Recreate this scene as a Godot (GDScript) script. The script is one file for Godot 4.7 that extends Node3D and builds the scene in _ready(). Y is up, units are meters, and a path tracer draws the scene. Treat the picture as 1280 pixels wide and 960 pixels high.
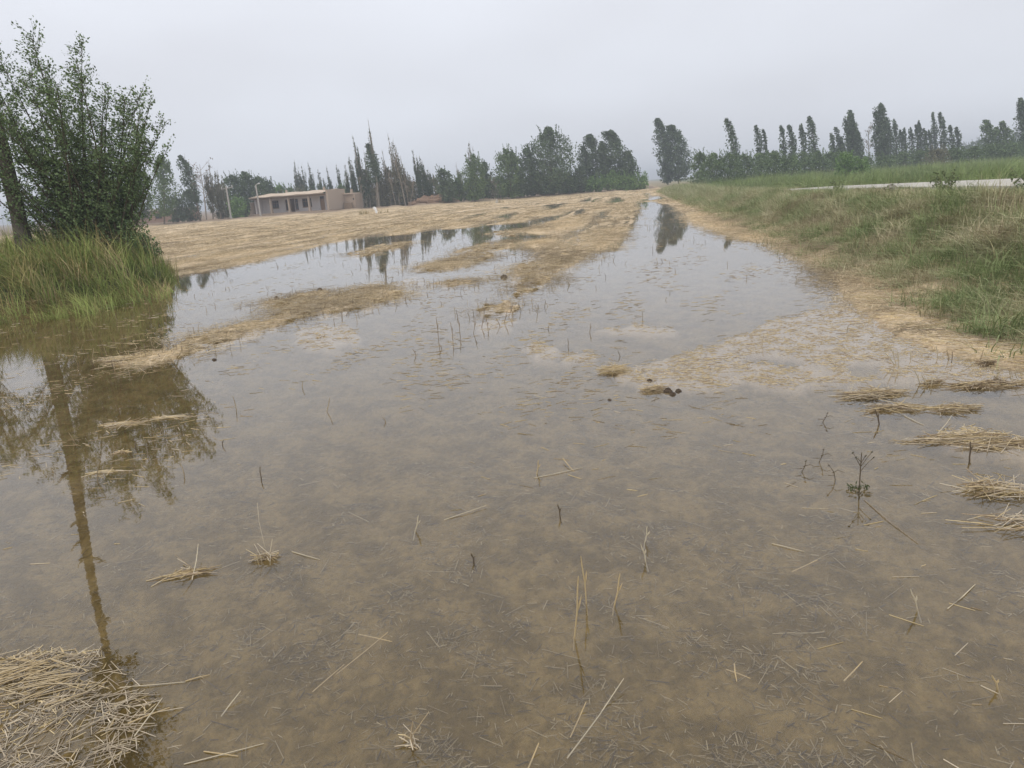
extends Node3D
# A flooded wheat-stubble field under a hazy overcast sky: water, straw, grass banks, poplars and a mud-brick farmhouse.

const F := 942.0            # focal length in pixels of the 1280 x 960 photograph
const EYE := 1.6
const PITCH := 14.52
const ROLL := 4.0
const TH := 0.1710          # heading of the field's rows, radians to the right of straight ahead

var cam_b := Basis()
var rng := RandomNumberGenerator.new()
var names := {}
var M := {}
var n1 := FastNoiseLite.new()
var n2 := FastNoiseLite.new()
var n3 := FastNoiseLite.new()

# ---------------------------------------------------------------- polar map of the ground
var ang := PackedFloat32Array()
var rad := PackedFloat32Array()
var NA := 0
var NR := 0
var gh := PackedFloat32Array()      # ground height
var wet := PackedFloat32Array()     # flooded
var straw := PackedFloat32Array()   # covered in straw
var chaff := PackedFloat32Array()   # chaff floating at water level
var hump := PackedFloat32Array()    # the grassy mound
const A0 := -0.86
const DA := 0.0028
const NIN := 615


# ================================================================= mesh collector
class MB:
	var v := PackedVector3Array()
	var n := PackedVector3Array()
	var c := PackedColorArray()
	var i := PackedInt32Array()

	func tri(a: Vector3, b: Vector3, d: Vector3, col: Color) -> void:
		var k := v.size()
		var nn := (d - a).cross(b - a).normalized()
		v.append(a); v.append(b); v.append(d)
		n.append(nn); n.append(nn); n.append(nn)
		c.append(col); c.append(col); c.append(col)
		i.append(k); i.append(k + 1); i.append(k + 2)

	func quad(a: Vector3, b: Vector3, d: Vector3, e: Vector3, col: Color) -> void:
		var k := v.size()
		var nn := (d - a).cross(b - a).normalized()
		v.append(a); v.append(b); v.append(d); v.append(e)
		for q in 4:
			n.append(nn); c.append(col)
		i.append(k); i.append(k + 1); i.append(k + 2)
		i.append(k); i.append(k + 2); i.append(k + 3)

	func box(lo: Vector3, hi: Vector3, col := Color.WHITE, t := Transform3D()) -> void:
		var p := []
		for q in 8:
			p.append(t * Vector3(hi.x if q & 1 else lo.x, hi.y if q & 2 else lo.y, hi.z if q & 4 else lo.z))
		quad(p[0], p[2], p[3], p[1], col)
		quad(p[5], p[7], p[6], p[4], col)
		quad(p[4], p[6], p[2], p[0], col)
		quad(p[1], p[3], p[7], p[5], col)
		quad(p[2], p[6], p[7], p[3], col)
		quad(p[4], p[0], p[1], p[5], col)

	func tube(pts: Array, rs: Array, sides: int, col: Color, col2 := Color(-1, 0, 0)) -> void:
		if col2.r < 0.0:
			col2 = col
		var base := v.size()
		var last: int = pts.size() - 1
		for k in pts.size():
			var d: Vector3 = (pts[mini(k + 1, last)] - pts[maxi(k - 1, 0)]).normalized()
			var ref := Vector3.RIGHT if absf(d.x) < 0.8 else Vector3.FORWARD
			var a := d.cross(ref).normalized()
			var b := d.cross(a).normalized()
			var cc := col.lerp(col2, float(k) / last)
			for s in sides:
				var w := TAU * s / sides
				var o := a * cos(w) + b * sin(w)
				v.append(pts[k] + o * rs[k]); n.append(o); c.append(cc)
		for k in last:
			for s in sides:
				var p0 := base + k * sides + s
				var p1 := base + k * sides + (s + 1) % sides
				i.append(p0); i.append(p1 + sides); i.append(p1)
				i.append(p0); i.append(p0 + sides); i.append(p1 + sides)

	func leaf(p: Vector3, a: Vector3, b: Vector3, col: Color) -> void:
		var k := v.size()
		var nn := a.cross(b).normalized()
		v.append(p - a); v.append(p + b); v.append(p + a); v.append(p - b)
		for q in 4:
			n.append(nn); c.append(col)
		i.append(k); i.append(k + 1); i.append(k + 2)
		i.append(k); i.append(k + 2); i.append(k + 3)

	func mesh() -> ArrayMesh:
		var m := ArrayMesh.new()
		var arr := []
		arr.resize(Mesh.ARRAY_MAX)
		arr[Mesh.ARRAY_VERTEX] = v
		arr[Mesh.ARRAY_NORMAL] = n
		arr[Mesh.ARRAY_COLOR] = c
		arr[Mesh.ARRAY_INDEX] = i
		m.add_surface_from_arrays(Mesh.PRIMITIVE_TRIANGLES, arr)
		return m


# ================================================================= small helpers
func ray(u: float, v: float) -> Vector3:
	return cam_b * Vector3((u - 640.0) / F, -(v - 480.0) / F, -1.0)

func gp(u: float, v: float, h := 0.0) -> Vector3:            # point at height h below that pixel
	var d := ray(u, v)
	return Vector3(0, EYE, 0) + d * ((h - EYE) / d.y)

func at_depth(u: float, v: float, z: float) -> Vector3:      # point z metres ahead on that pixel's ray
	var d := ray(u, v)
	return Vector3(0, EYE, 0) + d * (z / -d.z)

func on_ground(u: float, z: float) -> Vector3:               # ground point z metres ahead in that pixel column
	var p := at_depth(u, 480.0 - 245.0 + (640.0 - u) * 0.07, z)
	for k in 3:
		var y := height(p.x, p.z)
		var d := ray(u, 235.0 + (640.0 - u) * 0.07 + (EYE - y) * F / z)
		p = Vector3(0, EYE, 0) + d * (z / -d.z)
		p.y = y
	return p

func S(x: float, z: float) -> float:
	return x * sin(TH) - z * cos(TH)

func T(x: float, z: float) -> float:
	return x * cos(TH) + z * sin(TH)

func ST(s: float, t: float) -> Vector3:
	return Vector3(s * sin(TH) + t * cos(TH), 0, -s * cos(TH) + t * sin(TH))

func sm(a: float, b: float, x: float) -> float:
	return smoothstep(a, b, x)

func rnd(a: float, b: float) -> float:
	return rng.randf_range(a, b)

func rvec() -> Vector3:
	var z := rnd(-1, 1)
	var a := rnd(0, TAU)
	var q := sqrt(1.0 - z * z)
	return Vector3(q * cos(a), z, q * sin(a))

func lin(r: float, g: float, b: float) -> Color:             # linear base colour for vertex colours
	return Color(r, g, b)

func nth(k: int) -> String:
	return ["first", "second", "third", "fourth", "fifth", "sixth", "seventh", "eighth", "ninth", "tenth", "eleventh", "twelfth"][k]

func numbered(called: String) -> String:
	var k: int = names.get(called, 0)
	names[called] = k + 1
	return called if k == 0 else "%s_%03d" % [called, k]

func tag(o: Node3D, label: String, category := "", group := "", kind := "") -> void:
	o.set_meta("label", label)
	if category: o.set_meta("category", category)
	if group: o.set_meta("group", group)
	if kind: o.set_meta("kind", kind)

func base(called: String, at: Vector3, turn := 0.0) -> Node3D:
	var o := Node3D.new()
	o.name = numbered(called)
	add_child(o)
	o.position = at
	o.rotation.y = turn
	return o

func put(mb: MB, called: String, m: Material, parent: Node = null) -> MeshInstance3D:
	var o := MeshInstance3D.new()
	o.mesh = mb.mesh()
	o.material_override = m
	if parent == null:
		o.name = numbered(called)
		add_child(o)
	else:
		o.name = called
		parent.add_child(o, true)
	return o

func scatter(called: String, mesh: Mesh, m: Material, xf: Array, cols: Array, parent: Node = null) -> MultiMeshInstance3D:
	var mm := MultiMesh.new()
	mm.transform_format = MultiMesh.TRANSFORM_3D
	mm.use_colors = true
	mm.mesh = mesh
	mm.instance_count = xf.size()
	for k in xf.size():
		mm.set_instance_transform(k, xf[k])
		mm.set_instance_color(k, cols[k])
	var o := MultiMeshInstance3D.new()
	o.multimesh = mm
	o.material_override = m
	if parent == null:
		o.name = numbered(called)
		add_child(o)
	else:
		o.name = called
		parent.add_child(o, true)
	return o

func noise_tex(size: int, freq: float, lo: float, hi: float, octaves: int, sd: int) -> NoiseTexture2D:
	var nz := FastNoiseLite.new()
	nz.seed = sd
	nz.noise_type = FastNoiseLite.TYPE_SIMPLEX_SMOOTH
	nz.frequency = freq
	nz.fractal_octaves = octaves
	var t := NoiseTexture2D.new()
	t.width = size
	t.height = size
	t.seamless = true
	t.noise = nz
	var g := Gradient.new()
	g.set_color(0, Color(lo, lo, lo))
	g.set_color(1, Color(hi, hi, hi))
	t.color_ramp = g
	return t

func plain(rough := 0.9, spec := 0.4) -> StandardMaterial3D:
	var m := StandardMaterial3D.new()
	m.vertex_color_use_as_albedo = true
	m.roughness = rough
	m.metallic_specular = spec
	return m


# ================================================================= the place: camera, sky, sun
func _ready() -> void:
	cam_b = Basis(Vector3.RIGHT, -deg_to_rad(PITCH)) * Basis(Vector3.BACK, -deg_to_rad(ROLL))
	var cam := Camera3D.new()
	cam.name = "camera"
	cam.transform = Transform3D(cam_b, Vector3(0, EYE, 0))
	cam.fov = rad_to_deg(2.0 * atan(480.0 / F))
	cam.near = 0.05
	cam.far = 3000.0
	add_child(cam)
	cam.current = true

	var env := Environment.new()
	env.background_mode = Environment.BG_SKY
	var sk := ProceduralSkyMaterial.new()
	sk.sky_top_color = Color(1.02, 1.025, 1.06)
	sk.sky_horizon_color = Color(0.770, 0.783, 0.812)
	sk.sky_curve = 0.75
	sk.ground_bottom_color = Color(0.45, 0.41, 0.36)
	sk.ground_horizon_color = Color(0.76, 0.77, 0.80)
	sk.ground_curve = 0.1
	sk.sun_angle_max = 1.0
	var cloud := Image.create(512, 256, false, Image.FORMAT_RGBA8)
	var cn := FastNoiseLite.new()
	cn.seed = 4
	cn.frequency = 1.0
	cn.fractal_octaves = 4
	for y in 256:
		for x in 512:
			var el := PI * (0.5 - (y + 0.5) / 256.0)
			var az := TAU * x / 512.0
			var d := cn.get_noise_3d(cos(az) * cos(el) * 1.6, sin(el) * 5.0, sin(az) * cos(el) * 1.6)
			cloud.set_pixel(x, y, Color(0.9, 0.95, 1.0, clampf(0.045 + 0.10 * d, 0.0, 1.0)))
	sk.sky_cover = ImageTexture.create_from_image(cloud)
	var sky := Sky.new()
	sky.sky_material = sk
	env.sky = sky
	env.tonemap_mode = Environment.TONE_MAPPER_LINEAR
	env.tonemap_exposure = 1.25
	env.fog_enabled = true
	env.fog_density = 0.0016
	env.fog_light_color = Color(0.86, 0.89, 0.93)
	env.sdfgi_enabled = true
	env.ssao_enabled = true
	env.ssil_enabled = true
	var we := WorldEnvironment.new()
	we.name = "environment"
	we.environment = env
	add_child(we)

	var sun := DirectionalLight3D.new()
	sun.name = "sun"
	sun.light_energy = 0.5
	sun.light_angular_distance = 40.0
	sun.light_color = Color(1.0, 0.975, 0.94)
	sun.shadow_enabled = true
	add_child(sun)
	sun.look_at_from_position(Vector3(-20, 60, 18), Vector3.ZERO)

	for q in [[n1, 11], [n2, 23], [n3, 37]]:
		q[0].seed = q[1]
		q[0].frequency = 1.0
		q[0].noise_type = FastNoiseLite.TYPE_SIMPLEX
	n1.fractal_octaves = 3
	n2.fractal_octaves = 2
	n3.fractal_octaves = 1
	rng.seed = 7
	materials()
	build_ground()
	print("ground ", Time.get_ticks_msec())
	build_water()
	build_road()
	build_house()
	build_far_things()
	build_trees()
	print("trees ", Time.get_ticks_msec())
	build_left_bank()
	print("left bank ", Time.get_ticks_msec())
	build_right_bank()
	print("right bank ", Time.get_ticks_msec())
	build_straw()
	print("straw ", Time.get_ticks_msec())
	build_near_things()
	var tris := 0
	for o in find_children("*", "MeshInstance3D", true, false):
		tris += o.mesh.surface_get_array_index_len(0) / 3
	print("done ", Time.get_ticks_msec(), " triangles ", tris)


func materials() -> void:
	var g := plain(0.85, 0.35)
	g.albedo_texture = noise_tex(1024, 0.03, 0.80, 1.06, 5, 3)
	g.uv1_triplanar = true
	g.uv1_world_triplanar = true
	g.uv1_scale = Vector3(0.7, 0.7, 0.7)
	g.heightmap_enabled = true
	g.heightmap_texture = noise_tex(1024, 0.05, 0.0, 1.0, 5, 9)
	g.heightmap_scale = 1.6
	M.ground = g

	var w := StandardMaterial3D.new()
	w.transparency = BaseMaterial3D.TRANSPARENCY_ALPHA
	w.albedo_color = Color(lin(0.135, 0.098, 0.034).linear_to_srgb(), 0.14)
	w.roughness = 0.012
	w.metallic_specular = 0.5
	w.normal_enabled = true
	var nt := noise_tex(1024, 0.018, 0.0, 1.0, 3, 5)
	nt.color_ramp = null
	nt.as_normal_map = true
	nt.bump_strength = 2.0
	w.normal_texture = nt
	w.normal_scale = 0.022
	w.uv1_triplanar = true
	w.uv1_world_triplanar = true
	w.uv1_scale = Vector3(0.55, 0.55, 0.9)
	M.water = w

	M.straw = plain(0.7, 0.4)
	M.leaf = plain(0.75, 0.35)
	M.leaf.backlight_enabled = true
	M.leaf.backlight = Color(0.35, 0.35, 0.35)
	M.bark = plain(0.95, 0.2)
	M.bark.albedo_texture = noise_tex(256, 0.05, 0.7, 1.0, 4, 12)
	M.bark.uv1_triplanar = true
	M.bark.uv1_scale = Vector3(2.5, 0.8, 2.5)
	var r := plain(0.9, 0.3)
	r.albedo_texture = noise_tex(512, 0.02, 0.72, 1.04, 5, 15)
	r.uv1_triplanar = true
	r.uv1_world_triplanar = true
	r.uv1_scale = Vector3(0.3, 0.3, 0.3)
	M.road = r
	var mud := plain(0.95, 0.2)
	mud.albedo_texture = noise_tex(512, 0.03, 0.86, 1.0, 5, 17)
	mud.uv1_triplanar = true
	mud.uv1_scale = Vector3(0.5, 0.5, 0.5)
	M.mud = mud
	M.paint = plain(0.7, 0.4)
	M.wood = plain(0.7, 0.4)
	var gl := StandardMaterial3D.new()
	gl.albedo_color = Color(lin(0.02, 0.022, 0.025).linear_to_srgb())
	gl.roughness = 0.12
	M.pane = gl


# ================================================================= ground
func poly(layer: PackedFloat32Array, px: Array, val: float, in_metres := false) -> PackedFloat32Array:
	# a patch on the ground: its outline, given as pixels of the photograph, is laid on the water plane and filled in the polar map
	var pts := PackedVector2Array()
	var a_lo := 9.0
	var a_hi := -9.0
	var r_lo := 1e9
	var r_hi := 0.0
	for k in px.size():
		var p: Vector2 = px[k]
		var q: Vector2 = px[(k + 1) % px.size()]
		for e in 4:
			var m := p.lerp(q, e / 4.0)
			var w := Vector3(m.x, 0, m.y) if in_metres else gp(m.x, m.y)
			pts.append(Vector2(w.x, w.z))
			var a := atan2(w.x, -w.z)
			var r := Vector2(w.x, w.z).length()
			a_lo = minf(a_lo, a); a_hi = maxf(a_hi, a)
			r_lo = minf(r_lo, r); r_hi = maxf(r_hi, r)
	for i in range(rad.bsearch(r_lo), mini(rad.bsearch(r_hi) + 1, NR)):
		for j in range(ang.bsearch(a_lo), mini(ang.bsearch(a_hi) + 1, NA)):
			if Geometry2D.is_point_in_polygon(Vector2(rad[i] * sin(ang[j]), -rad[i] * cos(ang[j])), pts):
				layer[i * NA + j] = val
	return layer

func blur(layer: PackedFloat32Array, w: int, times: int) -> PackedFloat32Array:
	for k in times:
		var b := layer.duplicate()
		for i in NR:
			for j in range(1, NA - 1):
				var o := i * NA + j
				b[o] = (layer[o - 1] + layer[o] * 2.0 + layer[o + 1]) * 0.25
		layer = b.duplicate()
		for i in range(w, NR - w):
			for j in NA:
				var o := i * NA + j
				layer[o] = (b[o - w * NA] + b[o] * 2.0 + b[o + w * NA]) * 0.25
	return layer

func V(a: Array) -> Array:
	var out := []
	for k in range(0, a.size(), 2):
		out.append(Vector2(a[k], a[k + 1]))
	return out

func cell(x: float, z: float) -> Array:
	var r := sqrt(x * x + z * z)
	var a := atan2(x, -z)
	var i := clampi(rad.bsearch(r) - 1, 0, NR - 2)
	var j := clampi(ang.bsearch(a) - 1, 0, NA - 2)
	return [i, j, clampf((r - rad[i]) / (rad[i + 1] - rad[i]), 0, 1), clampf((a - ang[j]) / (ang[j + 1] - ang[j]), 0, 1)]

func pick(layer: PackedFloat32Array, x: float, z: float) -> float:
	return pick_at(layer, cell(x, z))

func pick_at(layer: PackedFloat32Array, q: Array) -> float:
	var o: int = q[0] * NA + q[1]
	return lerpf(lerpf(layer[o], layer[o + 1], q[3]), lerpf(layer[o + NA], layer[o + NA + 1], q[3]), q[2])

func height(x: float, z: float) -> float:
	return pick(gh, x, z)

func far_edge(t: float) -> float:       # where the field ends
	return 124.6 + (t - 3.6) * 0.61

func bank_top(s: float) -> float:       # the bank is highest close by
	return lerpf(0.84, 0.30, sm(14.0, 62.0, s))

func build_ground() -> void:
	# rings and rays
	for k in range(-44, 0):
		ang.append(A0 + k * 0.052)
	for k in NIN:
		ang.append(A0 + k * DA)
	for k in range(1, 45):
		ang.append(A0 + (NIN - 1) * DA + k * 0.052)
	NA = ang.size()
	var r := 0.25
	while r < 1.3:
		rad.append(r)
		r += 0.15
	r = 1.3
	while r < 1500.0:
		rad.append(r)
		r += minf(r * r * 0.0011, r * 0.0125) if r < 180.0 else r * 0.08
	NR = rad.size()
	var N := NA * NR
	for lay in [wet, straw, chaff, hump, gh]:
		lay.resize(N)
		lay.fill(0.0)
	gh.resize(N); wet.resize(N); straw.resize(N); chaff.resize(N); hump.resize(N)

	wet = poly(wet, V([-500, 440, -100, 405, 100, 370, 195, 352, 228, 343, 262, 337, 330, 325, 400, 307, 470, 296, 540, 287, 600, 283, 650, 277, 664, 282, 640, 290, 692, 295, 650, 306, 672, 314, 655, 328, 636, 345, 640, 360, 664, 356, 694, 345, 740, 318, 778, 300, 791, 280, 797, 262, 795, 252, 822, 252, 836, 262, 866, 282, 905, 292, 950, 302, 1000, 325, 1042, 345, 1052, 368, 1075, 400, 1130, 425, 1200, 447, 1290, 466, 1600, 520, 1800, 1500, -800, 1500]), 1.0)
	# stubble strips that stand out of the water
	for p in [
		[135, 459, 160, 442, 215, 432, 262, 414, 335, 396, 400, 375, 470, 352, 506, 366, 478, 382, 430, 390, 370, 400, 300, 424, 250, 440, 190, 455],
		[325, 378, 380, 366, 420, 362, 380, 386, 345, 388],
		[516, 334, 560, 322, 610, 312, 620, 320, 575, 334, 540, 340],
		[536, 354, 580, 348, 596, 352, 560, 360], [592, 388, 630, 376, 655, 380, 640, 394, 610, 398],
		[640, 336, 690, 318, 720, 322, 690, 350, 660, 366, 640, 372, 650, 350],
		[560, 316, 600, 304, 640, 300, 646, 308, 600, 318],
		[430, 318, 470, 306, 520, 300, 500, 310, 450, 322],
		[600, 293, 640, 286, 660, 288, 640, 296]]:
		wet = poly(wet, V(p), 0.5)
		straw = poly(straw, V(p), 0.9)
	# patches and a wide mat of chaff at water level
	for p in [
		[770, 468, 800, 455, 860, 440, 905, 425, 960, 402, 1040, 380, 1060, 372, 1130, 420, 1200, 445, 1290, 462, 1290, 482, 1230, 476, 1160, 470, 1085, 474, 1000, 484, 930, 478, 870, 484, 800, 482],
		[-160, 830, 0, 816, 60, 812, 130, 820, 160, 850, 195, 885, 180, 915, 140, 960, 120, 1010, -200, 1040],
		[366, 414, 400, 404, 440, 408, 452, 424, 420, 434, 375, 432],
		[652, 432, 672, 426, 700, 432, 698, 446, 668, 448],
		[1170, 535, 1215, 528, 1260, 545, 1290, 548, 1290, 565, 1230, 562, 1180, 556],
		[490, 352, 520, 344, 530, 352, 500, 362], [700, 440, 745, 438, 740, 450, 705, 452],
		[740, 410, 800, 404, 850, 412, 820, 418], [590, 402, 650, 396, 640, 408, 600, 410]]:
		chaff = poly(chaff, V(p), 1.0)
	for p in [[1108, 398, 1140, 394, 1148, 404, 1116, 408], [1050, 455, 1095, 452, 1110, 468, 1066, 472], [940, 440, 1010, 446, 990, 456, 930, 452]]:
		chaff = poly(chaff, V(p), 0.0)
	straw = poly(straw, V([1050, 322, 1120, 350, 1180, 372, 1290, 398, 1500, 440, 1500, 510, 1290, 455, 1225, 440, 1170, 408, 1110, 385, 1060, 345]), 1.0)
	straw = poly(straw, V([640, 340, 700, 305, 745, 280, 775, 255, 800, 240, 790, 262, 775, 292, 735, 318, 690, 352, 660, 370]), 1.0)
	# the grassy mound
	hump = poly(hump, V([-7.35, -16.4, -7.55, -15.6, -7.9, -14.9, -8.4, -14.1, -9.2, -13.8, -14, -12, -24, -10, -24, -23, -14, -22.5, -10, -21.0, -8.5, -19.0, -7.8, -17.6]), 1.0, true)
	wet = blur(wet, 1, 2)
	straw = blur(straw, 1, 2)
	chaff = blur(chaff, 1, 3)
	hump = blur(hump, 2, 12)

	var mb := MB.new()
	mb.v.resize(N); mb.n.resize(N); mb.c.resize(N)
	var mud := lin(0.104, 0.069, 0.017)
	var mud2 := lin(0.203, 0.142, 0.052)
	var damp := lin(0.48, 0.385, 0.275)
	var dry := lin(0.74, 0.59, 0.39)
	var gold := lin(0.64, 0.515, 0.345)
	var earth := lin(0.25, 0.185, 0.13)
	for i in NR:
		var rr := rad[i]
		for j in NA:
			var o := i * NA + j
			var x := rr * sin(ang[j])
			var z := -rr * cos(ang[j])
			var s := S(x, z)
			var t := T(x, z)
			# rows: long low ridges along the field's heading
			var row := n2.get_noise_2d(t * 0.55 + 40.0, s * 0.035)
			var row2 := n1.get_noise_2d(t * 2.2, s * 0.12 + 9.0)
			var fine := n1.get_noise_2d(x * 3.1, z * 3.1)
			var dist := sm(18.0, 70.0, s)
			var away := sm(-6.0, -26.0, t + (s - 45.0) * -0.12)
			var dry_h := 0.016 + 0.035 * away + 0.055 * row * (1.0 - 0.5 * away) + 0.022 * row2 + 0.012 * fine + 0.03 * sm(70.0, 100.0, s)
			var lane := fposmod(t + 0.25 * n2.get_noise_1d(s * 0.05), 3.1) - 1.55
			dry_h -= 0.075 * exp(-pow(lane / 0.42, 2.0)) * sm(-0.12, 0.15, n2.get_noise_2d(floorf((t + 100.0) / 3.1) * 7.3, s * 0.05)) * sm(112.0, 80.0, s)
			var wet_h := -0.062
			if rr < 14.0 and wet[o] > 0.05:
				# soft mud ridges left by the wheels and by flowing water
				wet_h += 0.026 * n1.get_noise_2d((x * 0.75 - z * 0.65) * 2.4, (x * 0.65 + z * 0.75) * 0.9) + 0.012 * n1.get_noise_2d(x * 6.0 + 3.0, z * 8.0) + 0.006 * n1.get_noise_2d(x * 22.0, z * 22.0)
			else:
				wet_h += 0.01 * row2
			var k := wet[o]
			# ragged shores: tongues along the rows and finer bites
			var rag := 0.0 if (wet[o] < 0.01 or wet[o] > 0.99) and straw[o] < 0.01 else (0.55 * n1.get_noise_2d(t * 1.5 + 12.0, s * 0.45) + 0.35 * fine + 0.3 * n1.get_noise_2d(t * 5.0, s * 1.6 + 31.0)) * sm(3.0, 8.0, rr)
			var edge := clampf(k + rag * (4.0 * k * (1.0 - k)), 0.0, 1.0)
			var h := lerpf(dry_h, wet_h, edge)
			h = lerpf(h, maxf(h, (0.0 + 0.040 * n1.get_noise_2d(x * 1.9 + 20.0, z * 1.3) + 0.030 * fine + 0.010 * row2) if t < 2.6 and s < 40.0 else 0.02 + 0.02 * fine), sm(0.3, 0.7, straw[o] + 0.9 * rag * straw[o]))
			if chaff[o] > 0.01 and chaff[o] < 0.99:
				chaff[o] = clampf(chaff[o] + 4.0 * chaff[o] * (1.0 - chaff[o]) * (1.1 * n1.get_noise_2d(x * 1.7 + 3.0, z * 1.7) + 0.4 * fine), 0.0, 1.0)
			if chaff[o] > 0.01:
				var micro := n1.get_noise_2d(x * 5.0 + 70.0, z * 5.0)
				h = lerpf(h, -0.003 + 0.010 * micro + 0.006 * n3.get_noise_2d(x * 23.0, z * 23.0), chaff[o] * 0.92)
			var col := dry
			var tone := 0.5 + 0.5 * row2
			col = dry.lerp(damp, clampf(sm(0.05, -0.02, dry_h) * 0.75 + 0.25 * tone, 0.0, 1.0))
			col = col.lerp(gold.lerp(damp, clampf(0.25 + 0.8 * fine, 0.0, 1.0)), 0.75 * straw[o])
			col = col.lerp(damp.lerp(mud2, 0.35 + 0.3 * fine), chaff[o] * sm(3.0, 4.5, rr))
			col = col.lerp(mud.lerp(mud2, clampf(0.5 + 0.7 * fine + 0.55 * n1.get_noise_2d(x * 11.0 + 5.0, z * 11.0) + 0.6 * n1.get_noise_2d((x * 0.75 - z * 0.65) * 3.0 + 60.0, (x * 0.65 + z * 0.75) * 1.1), 0.0, 1.0)), sm(0.45, 0.75, edge) * (1.0 - chaff[o] * sm(3.0, 4.5, rr)))  # silt and organic mottling also paints in ridge shading that soft light hides
			# bank along the right side of the field
			if t > 2.9 and absf(ang[j]) < 1.9:
				var top := bank_top(s) * (0.92 + 0.25 * n1.get_noise_2d(s * 0.22, 3.0))
				var up := sm(3.2, 5.9, t + 0.35 * n1.get_noise_2d(s * 0.5, t * 0.5))
				var plateau := lerpf(top, top * 0.86, sm(7.0, 9.0, t))
				h = lerpf(maxf(h, lerpf(h, 0.04, sm(2.9, 3.6, t))), plateau + 0.05 * fine, up)
				col = col.lerp(lin(0.27, 0.225, 0.14), sm(0.05, 0.4, up))
				col = col.lerp(lin(0.13, 0.15, 0.06), sm(12.0, 15.0, t))
			elif t > 2.5:
				h = lerpf(h, 0.035, sm(2.5, 2.9, t) * sm(0.6, 0.2, edge))
			# far edge: a low bund and the ground behind it
			var fe := far_edge(t)
			if s > fe - 3.0 and t < 3.9:
				var b := s - fe
				h = lerpf(h, 0.16, sm(-1.0, 6.0, b)) + 0.34 * exp(-pow((b - 1.0) / 1.3, 2.0)) * (0.8 + 0.5 * n1.get_noise_2d(t * 0.3, 1.0))
				col = col.lerp(earth, sm(-1.2, 0.2, b))
			# the mound at the pool's corner
			if hump[o] > 0.003:
				h = lerpf(h, 0.62 + 0.12 * n1.get_noise_2d(x * 0.8, z * 0.8), sm(0.0, 1.0, hump[o]))
				col = col.lerp(lin(0.07, 0.075, 0.032), sm(0.1, 0.6, hump[o]))
			if rr < 1.3:
				h = -0.06
			gh[o] = h
			mb.v[o] = Vector3(x, h, z)
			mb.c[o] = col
	for i in NR:
		for j in NA:
			var o := i * NA + j
			var a: Vector3 = mb.v[mini(i + 1, NR - 1) * NA + j] - mb.v[maxi(i - 1, 0) * NA + j]
			var b: Vector3 = mb.v[i * NA + mini(j + 1, NA - 1)] - mb.v[i * NA + maxi(j - 1, 0)]
			var nn := b.cross(a).normalized()
			mb.n[o] = nn if nn.y > 0.0 else -nn
	mb.i.resize((NR - 1) * (NA - 1) * 6)
	var w := 0
	for i in NR - 1:
		for j in NA - 1:
			var o := i * NA + j
			mb.i[w] = o; mb.i[w + 1] = o + NA; mb.i[w + 2] = o + NA + 1
			mb.i[w + 3] = o; mb.i[w + 4] = o + NA + 1; mb.i[w + 5] = o + 1
			w += 6
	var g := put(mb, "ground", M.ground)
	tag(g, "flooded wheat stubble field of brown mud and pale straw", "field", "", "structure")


func build_water() -> void:
	var mb := MB.new()
	var p := [Vector3(-70, 0, 6), Vector3(-70, 0, -130), Vector3(34, 0, -130), Vector3(34, 0, 6)]
	mb.quad(p[0], p[1], p[2], p[3], Color.WHITE)
	var o := put(mb, "water", M.water)
	tag(o, "shallow murky brown flood water mirroring the grey sky", "water", "", "structure")


# ================================================================= road on the bank
func build_road() -> void:
	var far := [[12.0, 13.8], [20.0, 13.4], [28.0, 13.1], [34.0, 12.5], [41.0, 11.6], [47.0, 11.0]]
	var mb := MB.new()
	var pale := lin(0.55, 0.53, 0.49)
	var rows := []
	for k in far.size() - 1:
		for e in 4:
			var q := lerpf(far[k][0], far[k + 1][0], e / 4.0)
			var t := lerpf(far[k][1], far[k + 1][1], e / 4.0)
			rows.append([q, t])
	for k in rows.size() - 1:
		for e in 6:
			var w := 4.6
			var c := []
			for d in [[0, 0], [1, 0], [1, 1], [0, 1]]:
				var s: float = rows[k + d[0]][0]
				var t: float = rows[k + d[0]][1] - w + w * (e + d[1]) / 6.0
				var g := ST(s, t)
				c.append(Vector3(g.x, bank_top(s) * 0.93 + 0.10, g.z))
			mb.quad(c[0], c[1], c[2], c[3], pale)
	# its edges go down into the bank
	for k in rows.size() - 1:
		for e in [0.0, -4.6]:
			var a := ST(rows[k][0], rows[k][1] + e)
			var b := ST(rows[k + 1][0], rows[k + 1][1] + e)
			a.y = bank_top(rows[k][0]) * 0.93 + 0.10
			b.y = bank_top(rows[k + 1][0]) * 0.93 + 0.10
			mb.quad(a, b, b - Vector3(0, 0.4, 0), a - Vector3(0, 0.4, 0), pale)
	var o := put(mb, "road", M.road)
	tag(o, "pale dusty concrete road on the bank behind the dry grass", "road", "", "structure")


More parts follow.
